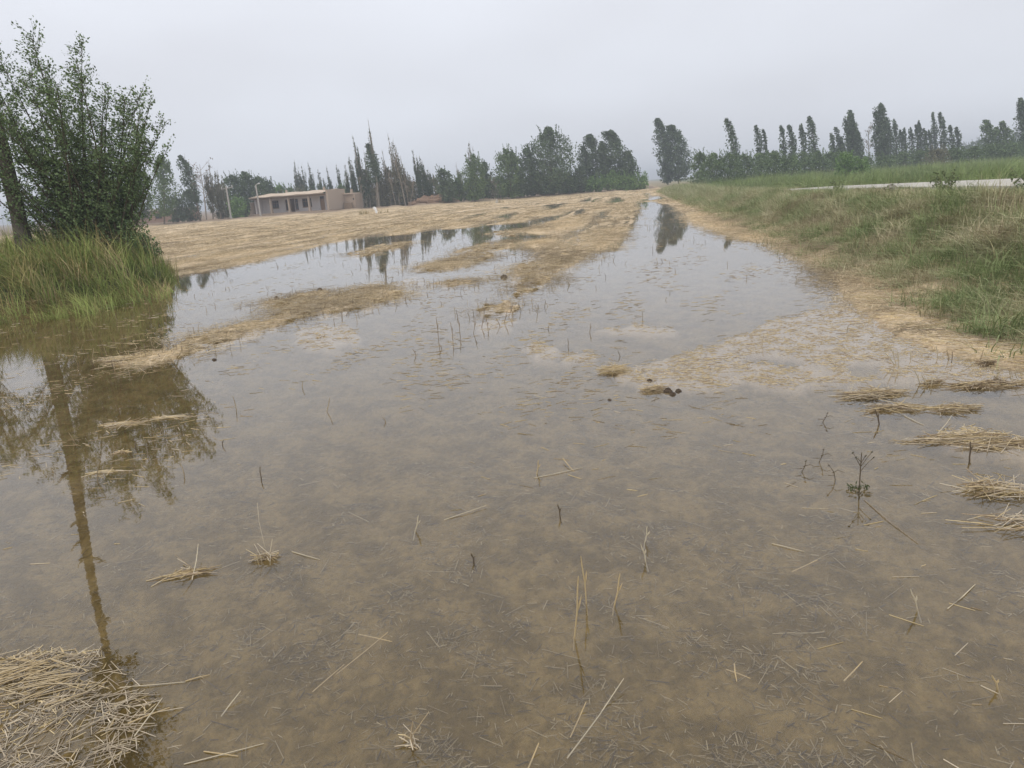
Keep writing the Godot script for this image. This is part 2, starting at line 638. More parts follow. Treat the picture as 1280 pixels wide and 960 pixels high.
# ================================================================= farmhouse and what stands round it
func build_house() -> void:
	var a := on_ground(319, 113.0)          # front corners, seen over the field
	var b := on_ground(412, 106.5)
	a.y = 0.15
	b.y = 0.15
	var along := (b - a)
	var L := along.length()
	var yaw := atan2(-along.z, along.x)
	var h := base("farmhouse", a, yaw)      # x along the front, -z to the back
	tag(h, "long low mud-brick farmhouse with open veranda and flat earthen roof", "house")
	var clay := lin(0.46, 0.365, 0.29)
	var clay2 := lin(0.52, 0.425, 0.345)
	var lilac := lin(0.76, 0.72, 0.715)
	var wood := lin(0.16, 0.085, 0.045)
	var H := 2.55
	var mb := MB.new()
	mb.box(Vector3(-0.25, -0.5, -3.9), Vector3(L, 0.32, 0.35), clay)
	put(mb, "plinth", M.mud, h)
	mb = MB.new()                           # veranda back wall with openings left for windows and doors
	var cuts := [[0.14, 0.245, 0.95, 2.05], [0.335, 0.39, 0.55, 2.1], [0.395, 0.462, 0.32, 2.15], [0.467, 0.51, 0.55, 2.1], [0.565, 0.69, 0.85, 2.05], [0.80, 0.858, 0.32, 2.2], [0.885, 0.985, 0.9, 2.1]]
	var x0 := 0.0
	for c in cuts:
		mb.box(Vector3(x0, 0.32, -1.75), Vector3(c[0] * L, H, -1.5), lilac)
		mb.box(Vector3(c[0] * L, c[3], -1.75), Vector3(c[1] * L, H, -1.5), lilac)
		if c[2] > 0.4:
			mb.box(Vector3(c[0] * L, 0.32, -1.75), Vector3(c[1] * L, c[2], -1.5), lilac)
		x0 = c[1] * L
	mb.box(Vector3(x0, 0.32, -1.75), Vector3(L - 0.3, H, -1.5), lilac)
	put(mb, "veranda_wall", M.mud, h)
	mb = MB.new()
	mb.box(Vector3(-0.02, 0.32, -3.7), Vector3(0.26, H, -1.752), clay)
	mb.box(Vector3(0.26, 0.32, -3.7), Vector3(L - 0.3, H, -3.45), clay)
	put(mb, "rear_wall", M.mud, h)
	mb = MB.new()
	mb.box(Vector3(L - 0.3, 0.32, -3.7), Vector3(L + 0.02, H + 0.45, 0.02), clay2)
	put(mb, "end_wall", M.mud, h)
	mb = MB.new()
	mb.box(Vector3(-0.02, 0.32, -1.498), Vector3(0.20, H, -0.25), lilac)
	put(mb, "side_wall", M.mud, h)
	mb = MB.new()                           # flat earth roof with an uneven rim
	var roof := lin(0.60, 0.50, 0.40)
	for k in 12:
		var ya := H + 0.10 + 0.05 * sin(k * 1.7)
		var yb := H + 0.10 + 0.05 * sin((k + 1) * 1.7)
		var xa := -0.35 + (L + 0.04) * k / 12.0
		var xb := -0.35 + (L + 0.04) * (k + 1) / 12.0
		mb.quad(Vector3(xa, H - 0.02, 0.45), Vector3(xa, ya, 0.48), Vector3(xb, yb, 0.48), Vector3(xb, H - 0.02, 0.45), roof)
		mb.quad(Vector3(xa, ya, 0.48), Vector3(xa, ya + 0.42, -2.9), Vector3(xb, yb + 0.42, -2.9), Vector3(xb, yb, 0.48), roof)
		mb.quad(Vector3(xa, ya + 0.42, -2.9), Vector3(xa, ya + 0.2, -4.0), Vector3(xb, yb + 0.2, -4.0), Vector3(xb, yb + 0.42, -2.9), roof)
		mb.quad(Vector3(xa, H - 0.02, -4.0), Vector3(xa, H - 0.02, 0.45), Vector3(xb, H - 0.02, 0.45), Vector3(xb, H - 0.02, -4.0), roof)
	var r := put(mb, "roof", M.mud, h)
	for c in [[0.80, -2.7], [0.28, -2.9]]:
		mb = MB.new()
		mb.tube([Vector3(c[0] * L, H + 0.2, c[1]), Vector3(c[0] * L, H + 0.75, c[1]), Vector3(c[0] * L, H + 0.9, c[1])], [0.2, 0.17, 0.12], 7, clay2)
		put(mb, "chimney", M.mud, r)
	mb = MB.new()
	mb.box(Vector3(-0.3, H - 0.26, -0.06), Vector3(L - 0.302, H - 0.025, 0.14), lin(0.27, 0.2, 0.15))
	put(mb, "roof_beam", M.wood, h)
	for f in [0.245, 0.49, 0.755]:
		mb = MB.new()
		mb.box(Vector3(f * L - 0.13, 0.32, -0.1), Vector3(f * L + 0.13, H - 0.262, 0.16), clay2)
		mb.box(Vector3(f * L - 0.19, 0.32, -0.15), Vector3(f * L + 0.19, 0.5, 0.21), clay2)
		put(mb, "pillar", M.mud, h)
	for k in [0, 1, 3, 4, 6]:               # windows
		var c: Array = cuts[k]
		var xa: float = c[0] * L
		var xb: float = c[1] * L
		mb = MB.new()
		var nx := 3 if xb - xa > 1.0 else 1
		for q in nx + 1:
			var x: float = lerpf(xa, xb - 0.08, float(q) / nx)
			mb.box(Vector3(x, c[2], -1.66), Vector3(x + 0.08, c[3], -1.56), wood)
		for q in 3:
			var y: float = [c[2], lerpf(c[2], c[3], 0.62), c[3] - 0.08][q]
			mb.box(Vector3(xa + 0.082, y, -1.655), Vector3(xb - 0.082, y + 0.08, -1.565), wood)
		var wn := put(mb, "window", M.wood, h)
		for q in nx:
			for e in 2:
				mb = MB.new()
				var pa: float = lerpf(xa, xb - 0.08, float(q) / nx) + 0.09
				var pb: float = lerpf(xa, xb - 0.08, float(q + 1) / nx) - 0.01
				var ya: float = c[2] + 0.09 if e == 0 else lerpf(c[2], c[3], 0.62) + 0.09
				var yb: float = lerpf(c[2], c[3], 0.62) - 0.01 if e == 0 else c[3] - 0.09
				mb.box(Vector3(pa, ya, -1.63), Vector3(pb, yb, -1.61))
				put(mb, "pane", M.pane, wn)
		mb = MB.new()
		mb.box(Vector3(xa - 0.05, c[2] - 0.07, -1.498), Vector3(xb + 0.05, c[2] - 0.005, -1.40), clay)
		put(mb, "sill", M.mud, wn)
	mb = MB.new()                           # one door stands open on a dark room, one is shut
	var dx: float = cuts[2][0] * L
	var dw: float = (cuts[2][1] - cuts[2][0]) * L
	mb.box(Vector3(dx, 0.33, -1.66), Vector3(dx + 0.07, 2.14, -1.54), wood)
	mb.box(Vector3(dx + dw - 0.07, 0.33, -1.66), Vector3(dx + dw, 2.14, -1.54), wood)
	mb.box(Vector3(dx + 0.072, 2.05, -1.66), Vector3(dx + dw - 0.072, 2.14, -1.54), wood)
	var door := put(mb, "door", M.wood, h)
	mb = MB.new()
	mb.box(Vector3(dx + 0.08, 0.36, -2.45), Vector3(dx + 0.13, 2.04, -1.68), lin(0.24, 0.14, 0.08))
	put(mb, "door_leaf", M.wood, door)
	mb = MB.new()
	dx = cuts[5][0] * L
	dw = (cuts[5][1] - cuts[5][0]) * L
	mb.box(Vector3(dx + 0.01, 0.33, -1.66), Vector3(dx + dw - 0.01, 1.78, -1.60), lin(0.30, 0.185, 0.11))
	mb.box(Vector3(dx + 0.01, 1.782, -1.67), Vector3(dx + dw - 0.01, 1.87, -1.58), wood)
	door = put(mb, "door", M.wood, h)
	mb = MB.new()
	mb.box(Vector3(dx + 0.03, 1.88, -1.64), Vector3(dx + dw - 0.03, 2.18, -1.61))
	put(mb, "transom_pane", M.pane, door)
	mb = MB.new()
	mb.box(Vector3(0.2, 0.32, -1.3), Vector3(0.3, 0.33, -1.2), clay)

	# the lower annex on its end
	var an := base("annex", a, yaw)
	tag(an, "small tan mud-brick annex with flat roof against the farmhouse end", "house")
	mb = MB.new()
	mb.box(Vector3(L + 0.02, -0.3, -5.0), Vector3(L + 1.9, 2.2, -3.4), clay)
	put(mb, "wall", M.mud, an)
	mb = MB.new()
	mb.box(Vector3(L + 0.022, 2.2, -5.1), Vector3(L + 1.6, 2.38, -3.2), roof)
	r = put(mb, "roof", M.mud, an)
	mb = MB.new()
	mb.box(Vector3(L + 0.5, 2.38, -4.6), Vector3(L + 0.75, 2.85, -4.3), clay2)
	put(mb, "chimney", M.mud, r)
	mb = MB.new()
	mb.box(Vector3(L + 1.55, 1.4, -3.4), Vector3(L + 1.7, 1.65, -3.37), lin(0.03, 0.025, 0.02))  # near-black block on the wall, painting the shade of a vent opening
	put(mb, "vent_shade", M.mud, an)
	mb = MB.new()
	mb.box(Vector3(L + 0.15, -0.3, -3.1), Vector3(L + 1.6, 1.05, -2.9), lin(0.30, 0.22, 0.155))
	put(mb, "yard_wall", M.mud, an)

	# shed with a white board at the other end
	var sh := base("mud_shed", on_ground(313, 113.5), yaw)
	tag(sh, "small square mud shed beside the farmhouse veranda", "shed")
	mb = MB.new()
	mb.box(Vector3(-0.9, -0.3, -1.4), Vector3(0.65, 1.9, 0.4), clay)
	put(mb, "wall", M.mud, sh)
	mb = MB.new()
	mb.box(Vector3(-1.0, 1.9, -1.5), Vector3(0.7, 2.02, 0.5), roof)
	put(mb, "roof", M.mud, sh)
	var wb := base("white_board", on_ground(313, 112.4), yaw)
	tag(wb, "blank white board on two posts in front of the mud shed", "board")
	mb = MB.new()
	mb.box(Vector3(-1.35, 1.55, 0.5), Vector3(-0.1, 2.2, 0.56), lin(0.74, 0.74, 0.72))
	put(mb, "panel", M.paint, wb)
	for x in [-1.2, -0.3]:
		mb = MB.new()
		mb.box(Vector3(x, -0.3, 0.42), Vector3(x + 0.07, 2.1, 0.49), lin(0.2, 0.17, 0.14))
		put(mb, "post", M.paint, wb)

	# house behind the trees on the other side
	var q := on_ground(208, 122.0)
	var b2 := base("village_house", q, 0.25)
	tag(b2, "low pinkish mud house half hidden behind the wind-bent trees", "house")
	mb = MB.new()
	mb.box(Vector3(-9, -0.3, -4), Vector3(4.5, 1.75, 0), lin(0.42, 0.29, 0.22))
	put(mb, "wall", M.mud, b2)
	mb = MB.new()
	mb.box(Vector3(-9.2, 1.75, -4.2), Vector3(4.7, 2.1, 0.2), lin(0.62, 0.58, 0.53))
	put(mb, "roof", M.mud, b2)
	for x in [-6.0, -1.5, 2.0]:
		mb = MB.new()
		mb.box(Vector3(x, 0.55, 0.0), Vector3(x + 1.0, 1.4, 0.04), wood)
		var wn := put(mb, "window", M.wood, b2)
		mb = MB.new()
		mb.box(Vector3(x + 0.1, 0.65, 0.041), Vector3(x + 0.9, 1.3, 0.06))
		put(mb, "pane", M.pane, wn)


func power_pole(u: float, top_u: float, top_v: float, z: float, label: String, arm: bool) -> void:
	var p := on_ground(u, z)
	var e := at_depth(top_u, top_v, z) - p
	var o := base("power_pole", p)
	tag(o, label, "pole", "power poles by the farmhouse")
	var mb := MB.new()
	mb.tube([Vector3(0, -0.3, 0), e * 0.5, e], [0.13, 0.115, 0.10], 8, lin(0.52, 0.5, 0.47))
	put(mb, "pole", M.mud, o)
	if arm:
		mb = MB.new()
		mb.box(Vector3(-0.75, -0.05, -0.13), Vector3(0.85, 0.06, -0.03), lin(0.4, 0.38, 0.36), Transform3D(Basis(Vector3.BACK, 0.1), e + Vector3(0, -0.25, 0)))
		var ar := put(mb, "crossarm", M.mud, o)
		for x in [-0.65, 0.1, 0.75]:
			mb = MB.new()
			var q: Vector3 = e + Vector3(x, -0.2 + x * 0.1, -0.08)
			mb.tube([q, q + Vector3(0, 0.12, 0), q + Vector3(0, 0.26, 0)], [0.03, 0.07, 0.03], 6, lin(0.6, 0.6, 0.58))
			put(mb, "insulator", M.paint, ar)
	else:
		mb = MB.new()
		mb.tube([e + Vector3(0, -0.1, 0), e + Vector3(0.25, 0.1, 0), e + Vector3(0.6, 0.12, 0.05)], [0.05, 0.05, 0.07], 6, lin(0.55, 0.55, 0.53))
		put(mb, "lamp_bracket", M.paint, o)


func lump(mb: MB, c: Vector3, r: Vector3, col: Color, sd: float) -> void:       # an uneven heap of earth
	var rows := 9
	var cols := 18
	var g := []
	for i in rows + 1:
		for j in cols:
			var w := TAU * j / cols
			var q := float(i) / rows
			var rr := cos(q * PI / 2) * (1.0 + 0.45 * n1.get_noise_3d(sd + cos(w) * 1.3, sin(w) * 1.3, q * 2.0))
			g.append(c + Vector3(cos(w) * rr * r.x, sin(q * PI / 2) * r.y * (1.0 + 0.35 * n1.get_noise_2d(sd + w, q * 3.0)), sin(w) * rr * r.z))
	for i in rows:
		for j in cols:
			var k := (j + 1) % cols
			mb.quad(g[i * cols + j], g[(i + 1) * cols + j], g[(i + 1) * cols + k], g[i * cols + k], col.lerp(col * 0.8, rng.randf()))


func build_far_things() -> void:
	power_pole(289, 282.5, 233, 104, "thin pale concrete power pole with crossarm before the leafy trees", true)
	power_pole(326, 319.5, 231, 105, "pale pole with a short bracket at the farmhouse corner", false)
	var p := on_ground(541, 112)
	var o := base("earth_mound", p)
	tag(o, "bare reddish earth heap between poplars and leafy trees", "earth heap")
	var mb := MB.new()
	lump(mb, Vector3(0, -0.2, 0), Vector3(3.6, 1.35, 1.6), lin(0.30, 0.205, 0.145), 3.0)
	lump(mb, Vector3(2.1, -0.2, 0.3), Vector3(1.9, 0.95, 1.2), lin(0.32, 0.215, 0.15), 8.0)
	put(mb, "heap", M.mud, o)
	# white bundle and a pale heap out in the stubble
	p = on_ground(470, 78)
	o = base("white_bundle", p)
	tag(o, "white plastic sack tied on a stake among dry weeds in stubble", "sack")
	mb = MB.new()
	mb.tube([Vector3(0, -0.1, 0), Vector3(0.02, 0.5, 0)], [0.03, 0.025], 6, lin(0.25, 0.2, 0.15))
	put(mb, "stake", M.mud, o)
	mb = MB.new()
	mb.tube([Vector3(0.06, 0.05, 0), Vector3(0.03, 0.2, 0), Vector3(0.0, 0.38, 0), Vector3(-0.08, 0.52, 0), Vector3(-0.18, 0.66, 0), Vector3(-0.16, 0.72, 0)], [0.05, 0.15, 0.11, 0.17, 0.13, 0.02], 9, lin(0.78, 0.79, 0.80))
	put(mb, "sack", M.paint, o)
	for q in [[455, 79, 0.75, "dry yellow weed tuft in the stubble beside the white sack"], [479, 79, 0.45, "low olive weed tuft behind the white sack in stubble"], [625, 92, 0.5, "small dull green weed tuft by the pale stone in stubble"]]:
		p = on_ground(q[0], q[1])
		var wd := base("weed_tuft", p)
		tag(wd, q[3], "weed", "weeds out in the stubble")
		mb = MB.new()
		for k in 26:
			var a := rnd(0, TAU)
			var d := Vector3(cos(a), 0, sin(a)) * rnd(0.2, 0.9) * Vector3(1.6, 0, 0.6).length() * 0.4
			var hh: float = q[2] * rnd(0.6, 1.1)
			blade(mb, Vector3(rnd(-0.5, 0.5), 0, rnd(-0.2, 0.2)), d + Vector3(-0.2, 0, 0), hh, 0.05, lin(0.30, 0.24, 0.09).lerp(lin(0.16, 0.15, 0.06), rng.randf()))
		put(mb, "blades", M.leaf, wd)
	p = on_ground(621, 90)
	o = base("pale_stone", p)
	tag(o, "pale upright stone on a weedy bump in the stubble", "stone")
	mb = MB.new()
	mb.tube([Vector3(0, -0.1, 0), Vector3(0, 0.2, 0), Vector3(0.05, 0.42, 0), Vector3(0.06, 0.47, 0)], [0.2, 0.17, 0.1, 0.02], 7, lin(0.55, 0.52, 0.46))
	put(mb, "stone", M.mud, o)


func blade(mb: MB, p: Vector3, lean: Vector3, h: float, w: float, col: Color) -> void:
	# one grass blade: a narrow ribbon that rises, bends over along lean and tapers
	var side := lean.cross(Vector3.UP)
	if side.length() < 0.001:
		side = Vector3.RIGHT
	side = (side.normalized() + rvec() * 0.4).normalized() * w * 0.5
	var k0 := mb.v.size()
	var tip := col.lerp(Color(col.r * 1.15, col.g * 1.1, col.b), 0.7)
	var drop := h * 0.38 * clampf(lean.length() / h, 0.0, 1.6)
	for q in 5:
		var f := q / 4.0
		var c := p + lean * (f * f) + Vector3(0, h * f - drop * f * f, 0)
		var nn := side.cross(lean * (2.0 * f) + Vector3(0, h - 2.0 * drop * f, 0)).normalized()
		var s := side * (1.0 - f * 0.92)
		mb.v.append(c - s); mb.v.append(c + s)
		mb.n.append(nn); mb.n.append(nn)
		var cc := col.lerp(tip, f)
		mb.c.append(cc); mb.c.append(cc)
	for q in 4:
		var k := k0 + q * 2
		mb.i.append(k); mb.i.append(k + 2); mb.i.append(k + 3)
		mb.i.append(k); mb.i.append(k + 3); mb.i.append(k + 1)


# ================================================================= trees
const WIND := Vector3(-1, 0, 0.1)

func leaves_at(mb: MB, p: Vector3, spread: float, n: int, size: float, col: Color, col2: Color) -> void:
	for k in n:
		var q := p + rvec() * spread * pow(rng.randf(), 0.5)
		var a := (rvec() + Vector3(-0.35, -0.25, 0)).normalized()
		var b := a.cross(rvec()).normalized()
		var s := size * rnd(0.6, 1.25)
		var c := col.lerp(col2, rng.randf())
		mb.leaf(q, a * s * 0.5, b * s * 0.40, c)

func tree(called: String, kind: String, u: float, z: float, top_u: float, top_v: float, hw: float, tint: int, label: String, group: String, t0 := 0.12, dens := 1.0) -> void:
	var p := on_ground(u, z)
	p.y = maxf(p.y, 0.02)
	var e := at_depth(top_u, top_v, z) - p
	var H := e.length()
	var W := hw * z / F
	var o := base(called, p)
	tag(o, label, "shrub" if kind == "bush" else "tree", group)
	var cols: Array = [
		[lin(0.062, 0.095, 0.048), lin(0.106, 0.152, 0.072)],      # 0 dark green
		[lin(0.077, 0.125, 0.050), lin(0.138, 0.198, 0.078)],        # 1 mid green
		[lin(0.119, 0.125, 0.072), lin(0.200, 0.191, 0.114)],       # 2 olive-brown
		[lin(0.106, 0.198, 0.060), lin(0.188, 0.290, 0.090)],         # 3 bright green
		[lin(0.065, 0.095, 0.055), lin(0.110, 0.152, 0.079)],      # 4 grey-green
		[lin(0.16, 0.125, 0.095), lin(0.24, 0.195, 0.15)]][tint]   # 5 bare brown
	var bark := lin(0.24, 0.20, 0.16) if kind != "spike" and kind != "bare" else lin(0.40, 0.35, 0.29)
	var wood := MB.new()
	var lv := MB.new()
	var bend := WIND * H * 0.05
	var axis := func(t: float) -> Vector3: return e * t + bend * (t * t - t)
	var px := F / z                                            # pixels per metre in the photograph
	var ls := clampf(2.0 / px, 0.16, 0.36)
	var tr := clampf(H * 0.014, 0.05, 0.22)
	if kind != "bush":
		var pts := []
		var rs := []
		for k in 7:
			pts.append(axis.call(k / 6.0 * 0.97) + Vector3(0, -0.2 if k == 0 else 0.0, 0))
			rs.append(lerpf(tr, 0.02, pow(k / 6.0, 0.8)))
		wood.tube(pts, rs, 6, bark)
	match kind:
		"poplar":
			var limbs := int(18 * clampf(H / 8.0, 0.7, 1.6))
			for k in limbs:
				var t := lerpf(t0 * 0.7, 0.9, (k + rng.randf()) / limbs)
				var az := rnd(0, TAU)
				var s: Vector3 = axis.call(t)
				var wide := W * rnd(0.4, 0.8) * (1.0 - 0.6 * t)
				var en := s + Vector3(cos(az) * wide, H * rnd(0.10, 0.17), sin(az) * wide) + WIND * wide * 0.35
				wood.tube([s, s.lerp(en, 0.5) + Vector3(0, -0.05, 0), en], [tr * 0.3 * (1.0 - t) + 0.012, 0.012, 0.006], 3, bark)
			var sd := rnd(0, 100)
			var want := int(1.5 * W * (H - t0 * H) * 5.8 * minf(dens, 1.5) / (ls * ls * 0.5)) + 160
			var left := want * 5
			while want > 0 and left > 0:
				left -= 1
				var f := rng.randf()
				var prof := pow(sin(PI * clampf(f * 0.86 + 0.12, 0.0, 1.0)), 0.55)
				var az := rnd(0, TAU)
				var rr := sqrt(rng.randf())
				var y := lerpf(t0, 1.0, f)
				var lobes := 1.0 + 0.65 * n1.get_noise_3d(sd + cos(az) * 0.9, sin(az) * 0.9, y * H * 0.42)
				var c: Vector3 = axis.call(y) + Vector3(cos(az), 0, sin(az)) * (rr * W * prof * lobes)
				# upright clumps of leaves with gaps between them
				var gap := n1.get_noise_3d(c.x / W * 1.1 + sd, c.y * 0.45 - rr * 0.6, c.z / W * 1.1)
				if (rr > 0.3 and gap < -0.20 + 0.16 * rr) or (rr > 0.8 and gap < 0.08):
					continue
				want -= 1
				c += WIND * rr * rr * W * rnd(0.0, 0.35) + WIND * W * 0.3 * pow(f, 4.0) + Vector3(0, rnd(0.0, 0.2), 0)
				leaves_at(lv, c, 0.10, 1, ls, cols[0].lerp(cols[1], clampf(0.15 + 1.2 * n2.get_noise_3d(c.x * 0.9 + sd, c.y * 0.6, c.z * 0.9), 0.0, 0.8)), cols[1])
		"spike":
			# steep shoots with thin foliage and bare tips
			var shoots := 9
			for k in shoots:
				var t := rnd(t0, 0.45) if k > 0 else 0.3
				var s: Vector3 = axis.call(t)
				var top := rnd(0.55, 0.93) if k > 0 else 1.0
				var az := rnd(0, TAU)
				var off := W * rnd(0.25, 0.95) * (1.0 - top * 0.35) if k > 0 else 0.0
				var en: Vector3 = axis.call(top) + Vector3(cos(az) * off, 0, sin(az) * off)
				var mid := s.lerp(en, 0.4) + Vector3(cos(az), 0, sin(az)) * off * 0.35
				wood.tube([s, mid, en], [0.05, 0.035, 0.010], 4, bark)
				for q in int(60 * dens):
					var w := pow(rng.randf(), 1.25)
					var c := s.lerp(mid, w * 2.0) if w < 0.5 else mid.lerp(en, w * 2.0 - 1.0)
					leaves_at(lv, c, 0.14 + W * 0.20 * (1.0 - w), 5 if w < 0.6 else 3, ls * lerpf(1.0, 0.6, w), cols[0], cols[1])
				for q in 5:
					var tw := mid.lerp(en, rng.randf())
					wood.tube([tw, tw + Vector3(rnd(-0.2, 0.2), rnd(0.4, 1.0), rnd(-0.2, 0.2))], [0.015, 0.005], 3, bark)
		"bare":
			for k in 14:
				var s: Vector3 = axis.call(rnd(0.35, 0.95))
				var en := s + Vector3(rnd(-1, 1) * W, rnd(0.1, 0.25) * H, rnd(-1, 1) * W)
				wood.tube([s, s.lerp(en, 0.5), en], [0.035, 0.02, 0.006], 3, bark)
				leaves_at(lv, en, 0.25, int(3 * dens), ls * 0.8, cols[0], cols[1])
				leaves_at(lv, s.lerp(en, 0.6), 0.3, int(4 * dens), ls * 0.8, cols[0], cols[1])
		_:
			# rounded crown of many clumps on spreading limbs
			var low := t0 if kind == "broad" else 0.02
			var sd := rnd(0, 100)
			var limbs := int(clampf(W * H * 0.7, 8, 30))
			for k in limbs:
				var az := rnd(0, TAU)
				var y := rnd(low + 0.1, 0.85)
				var rr := W * rnd(0.3, 0.8) * sqrt(maxf(0.05, 1.0 - y))
				var c: Vector3 = axis.call(y) + Vector3(cos(az) * rr, 0, sin(az) * rr)
				var s := Vector3(rr * 0.2 * cos(az), -0.1, rr * 0.2 * sin(az))
				if kind == "broad":
					s = axis.call(maxf(0.05, y * rnd(0.3, 0.6)))
				wood.tube([s, s.lerp(c, 0.5) + Vector3(0, 0.15, 0), c], [0.045, 0.028, 0.01], 4, bark)
			var want := int(1.6 * W * (H - low * H) * 5.6 * minf(dens, 1.5) / (ls * ls * 0.5)) + 150
			var left := want * 6
			while want > 0 and left > 0:
				left -= 1
				var f := rng.randf()
				var y := lerpf(low, 1.0, f)
				var prof := pow(maxf(0.02, 1.0 - pow(maxf(0.0, (y - 0.36) / 0.64), 2.0)), 0.55) if y > 0.36 else lerpf(0.68, 1.0, clampf((y - low) / maxf(0.05, 0.36 - low), 0.0, 1.0))
				var az := rnd(0, TAU)
				var rr := sqrt(rng.randf())
				var lobes := 1.0 + 0.75 * n1.get_noise_3d(sd + cos(az) * 0.8, sin(az) * 0.8 + y * H / W * 0.55, y * 2.0)
				var c: Vector3 = axis.call(y) + Vector3(cos(az), 0, sin(az)) * (rr * W * prof * lobes)
				var q := 1.3 / clampf(W, 0.7, 2.6)
				var gap := n1.get_noise_3d(c.x * q + sd, c.y * q * 0.9, c.z * q)
				if (rr > 0.3 and gap < -0.24 + 0.20 * rr) or (rr > 0.8 and gap < 0.07):
					continue
				want -= 1
				c += WIND * rr * rnd(0.0, 0.2) + Vector3(0, rnd(-0.1, 0.2), 0)
				leaves_at(lv, c, 0.12, 1, ls, cols[0].lerp(cols[1], clampf(0.15 + 1.2 * n2.get_noise_3d(c.x * 0.9 + sd, c.y * 0.9, c.z * 0.9), 0.0, 0.8)), cols[1])
			for k in 26:                                   # shoots that break the outline
				var az := rnd(0, TAU)
				var y := rnd(0.45, 0.98)
				var c: Vector3 = axis.call(y) + Vector3(cos(az), 0, sin(az)) * W * 0.8 * sqrt(1.0 - y * y * 0.9)
				for q in 7:
					leaves_at(lv, c + Vector3(cos(az) * 0.3, 1.0, sin(az) * 0.3) * q * ls * 0.6 + WIND * q * 0.03, 0.07, 2, ls * 0.8, cols[0], cols[1])
	put(wood, "trunk" if kind != "bush" else "stems", M.bark, o)
	if lv.v.size():
		put(lv, "crown", M.leaf, o)


func build_trees() -> void:
	var g := "trees along the village edge"
	# behind the grassy mound
	tree("leafy_tree", "broad", 205, 96, 203, 196, 15, 1, "leafy green tree standing just behind the grassy mound's shrub", g, 0.12)
	tree("leafy_tree", "broad", 178, 100, 172, 205, 16, 0, "darker leafy tree half hidden by the mound's shrub", g, 0.12)
	tree("bent_poplar", "poplar", 251, 104, 229, 196, 9, 4, "dark poplar bent over by the wind beside bare pale tree", g, 0.3)
	tree("shrub", "bush", 238, 110, 236, 238, 15, 4, "dark round shrub under the bent poplar", g)
	tree("shrub", "bush", 222, 110, 220, 248, 10, 4, "small dark shrub before the pinkish mud house", g)
	tree("pale_tree", "bare", 258, 103, 249, 203, 13, 5, "half-bare pale-barked tree with few brown leaves", g, 0.3, 2.0)
	tree("withered_tree", "spike", 266, 108, 261, 203, 12, 2, "olive-brown withering tree behind the pale bare one", g, 0.12, 1.6)
	tree("withered_tree", "spike", 276, 109, 271, 214, 9, 2, "shorter withering tree with bare top among leafy trees", g, 0.15)
	for q in [[277, 112, 274, 232, 13], [292, 116, 289, 220, 18], [308, 116, 305, 216, 19], [325, 116, 322, 222, 16], [337, 120, 334, 226, 11]]:
		tree("round_tree", "broad", q[0], q[1], q[2], q[3], q[4], 0 if q[0] != 277 else 2, "dense round-topped dark green tree behind the power poles", g, 0.03)
	tree("shrub", "bush", 298, 107, 296, 248, 11, 3, "bright green shrub between the two power poles", g)
	tree("shrub", "bush", 306, 110, 306, 252, 8, 0, "dark shrub beside the mud shed", g)
	for q in [[349, 232, 11], [362, 236, 10], [338, 238, 9]]:
		tree("round_tree", "broad", q[0] + 2, 132, q[0], q[1], q[2], 3 if q[0] == 349 else 1, "light green treetop rising over the farmhouse roof", g, 0.05)
	var list := [[374, 368, 202, 6], [381, 373, 216, 6], [384, 377, 208, 6], [393, 385, 203, 7], [403, 397, 212, 6], [410, 404, 222, 5], [418, 408, 209, 6], [429, 420, 206, 6]]
	for k in list.size():
		var q: Array = list[k]
		tree("thin_poplar", "spike", q[0], 134, q[1], q[2], q[3], 4, "%s thin-topped poplar behind the farmhouse roof, counted from the mud shed" % nth(k), g, 0.08, 1.1)
	# ragged poplars beside the house
	list = [[436, 431, 206, 6, 0.9], [447, 436, 196, 6, 1.0], [453, 441, 170, 7, 1.3], [459, 447, 188, 6, 1.0], [463, 455, 190, 4, 0.5], [489, 478, 190, 5, 0.6], [500, 485, 170, 6, 0.8], [507, 491, 178, 7, 1.0], [514, 500, 196, 8, 0.9]]
	for k in list.size():
		var q: Array = list[k]
		tree("ragged_poplar", "spike", q[0], 112, q[1], q[2], q[3], 4 if q[0] < 480 else 2, "%s ragged poplar with bare whip-like tips, counted from the annex" % nth(k), g, 0.12, q[4])
	tree("tall_poplar", "spike", 474, 110, 459.5, 147, 5, 4, "tallest poplar, with a dense dark middle and bare tip", g, 0.35, 0.7)
	tree("tall_poplar", "poplar", 473, 110.6, 463.5, 181, 8, 4, "thick dark poplar tangled with the tallest bare-tipped one", g, 0.4, 1.4)
	for q in [[462, 214, 9], [477, 218, 10], [490, 212, 10], [503, 216, 11], [512, 222, 9]]:
		tree("brown_shrub", "bush", q[0], 112.6, q[0] - 5, q[1], q[2], 2, "tall withered brown shrub among the ragged poplars", g, 0.05, 0.8)
	for q in [[507, 493, 198], [511, 505, 224], [513, 517, 228], [495, 484, 214], [455, 448, 222], [471, 470, 232]]:
		tree("leaning_tree", "bare", q[0], 109.5, q[1], q[2], 4, 5, "leaning bare pale trunk among the ragged poplars", g, 0.3, 0.4)
	for q in [[528, 515, 187, 7], [535, 524, 196, 6], [541, 534, 212, 7]]:
		tree("dark_poplar", "spike", q[0], 114, q[1], q[2], q[3], 4, "dark narrow poplar behind the reddish earth heap", g, 0.06, 1.5)
	tree("round_tree", "broad", 562, 110, 552, 212, 13, 4, "dark low tree beside the reddish earth heap", g, 0.03)
	tree("shrub", "bush", 574, 116, 572, 224, 9, 1, "dull green shrub beside the dark low tree", g)
	tree("whip_poplar", "spike", 592, 118, 586, 178, 6, 2, "bare-tipped poplar sticking out above the leafy trees", g, 0.2, 0.6)
	tree("whip_poplar", "spike", 580, 118, 570, 208, 5, 2, "short whip-thin poplar between dull green shrubs", g, 0.2, 0.5)
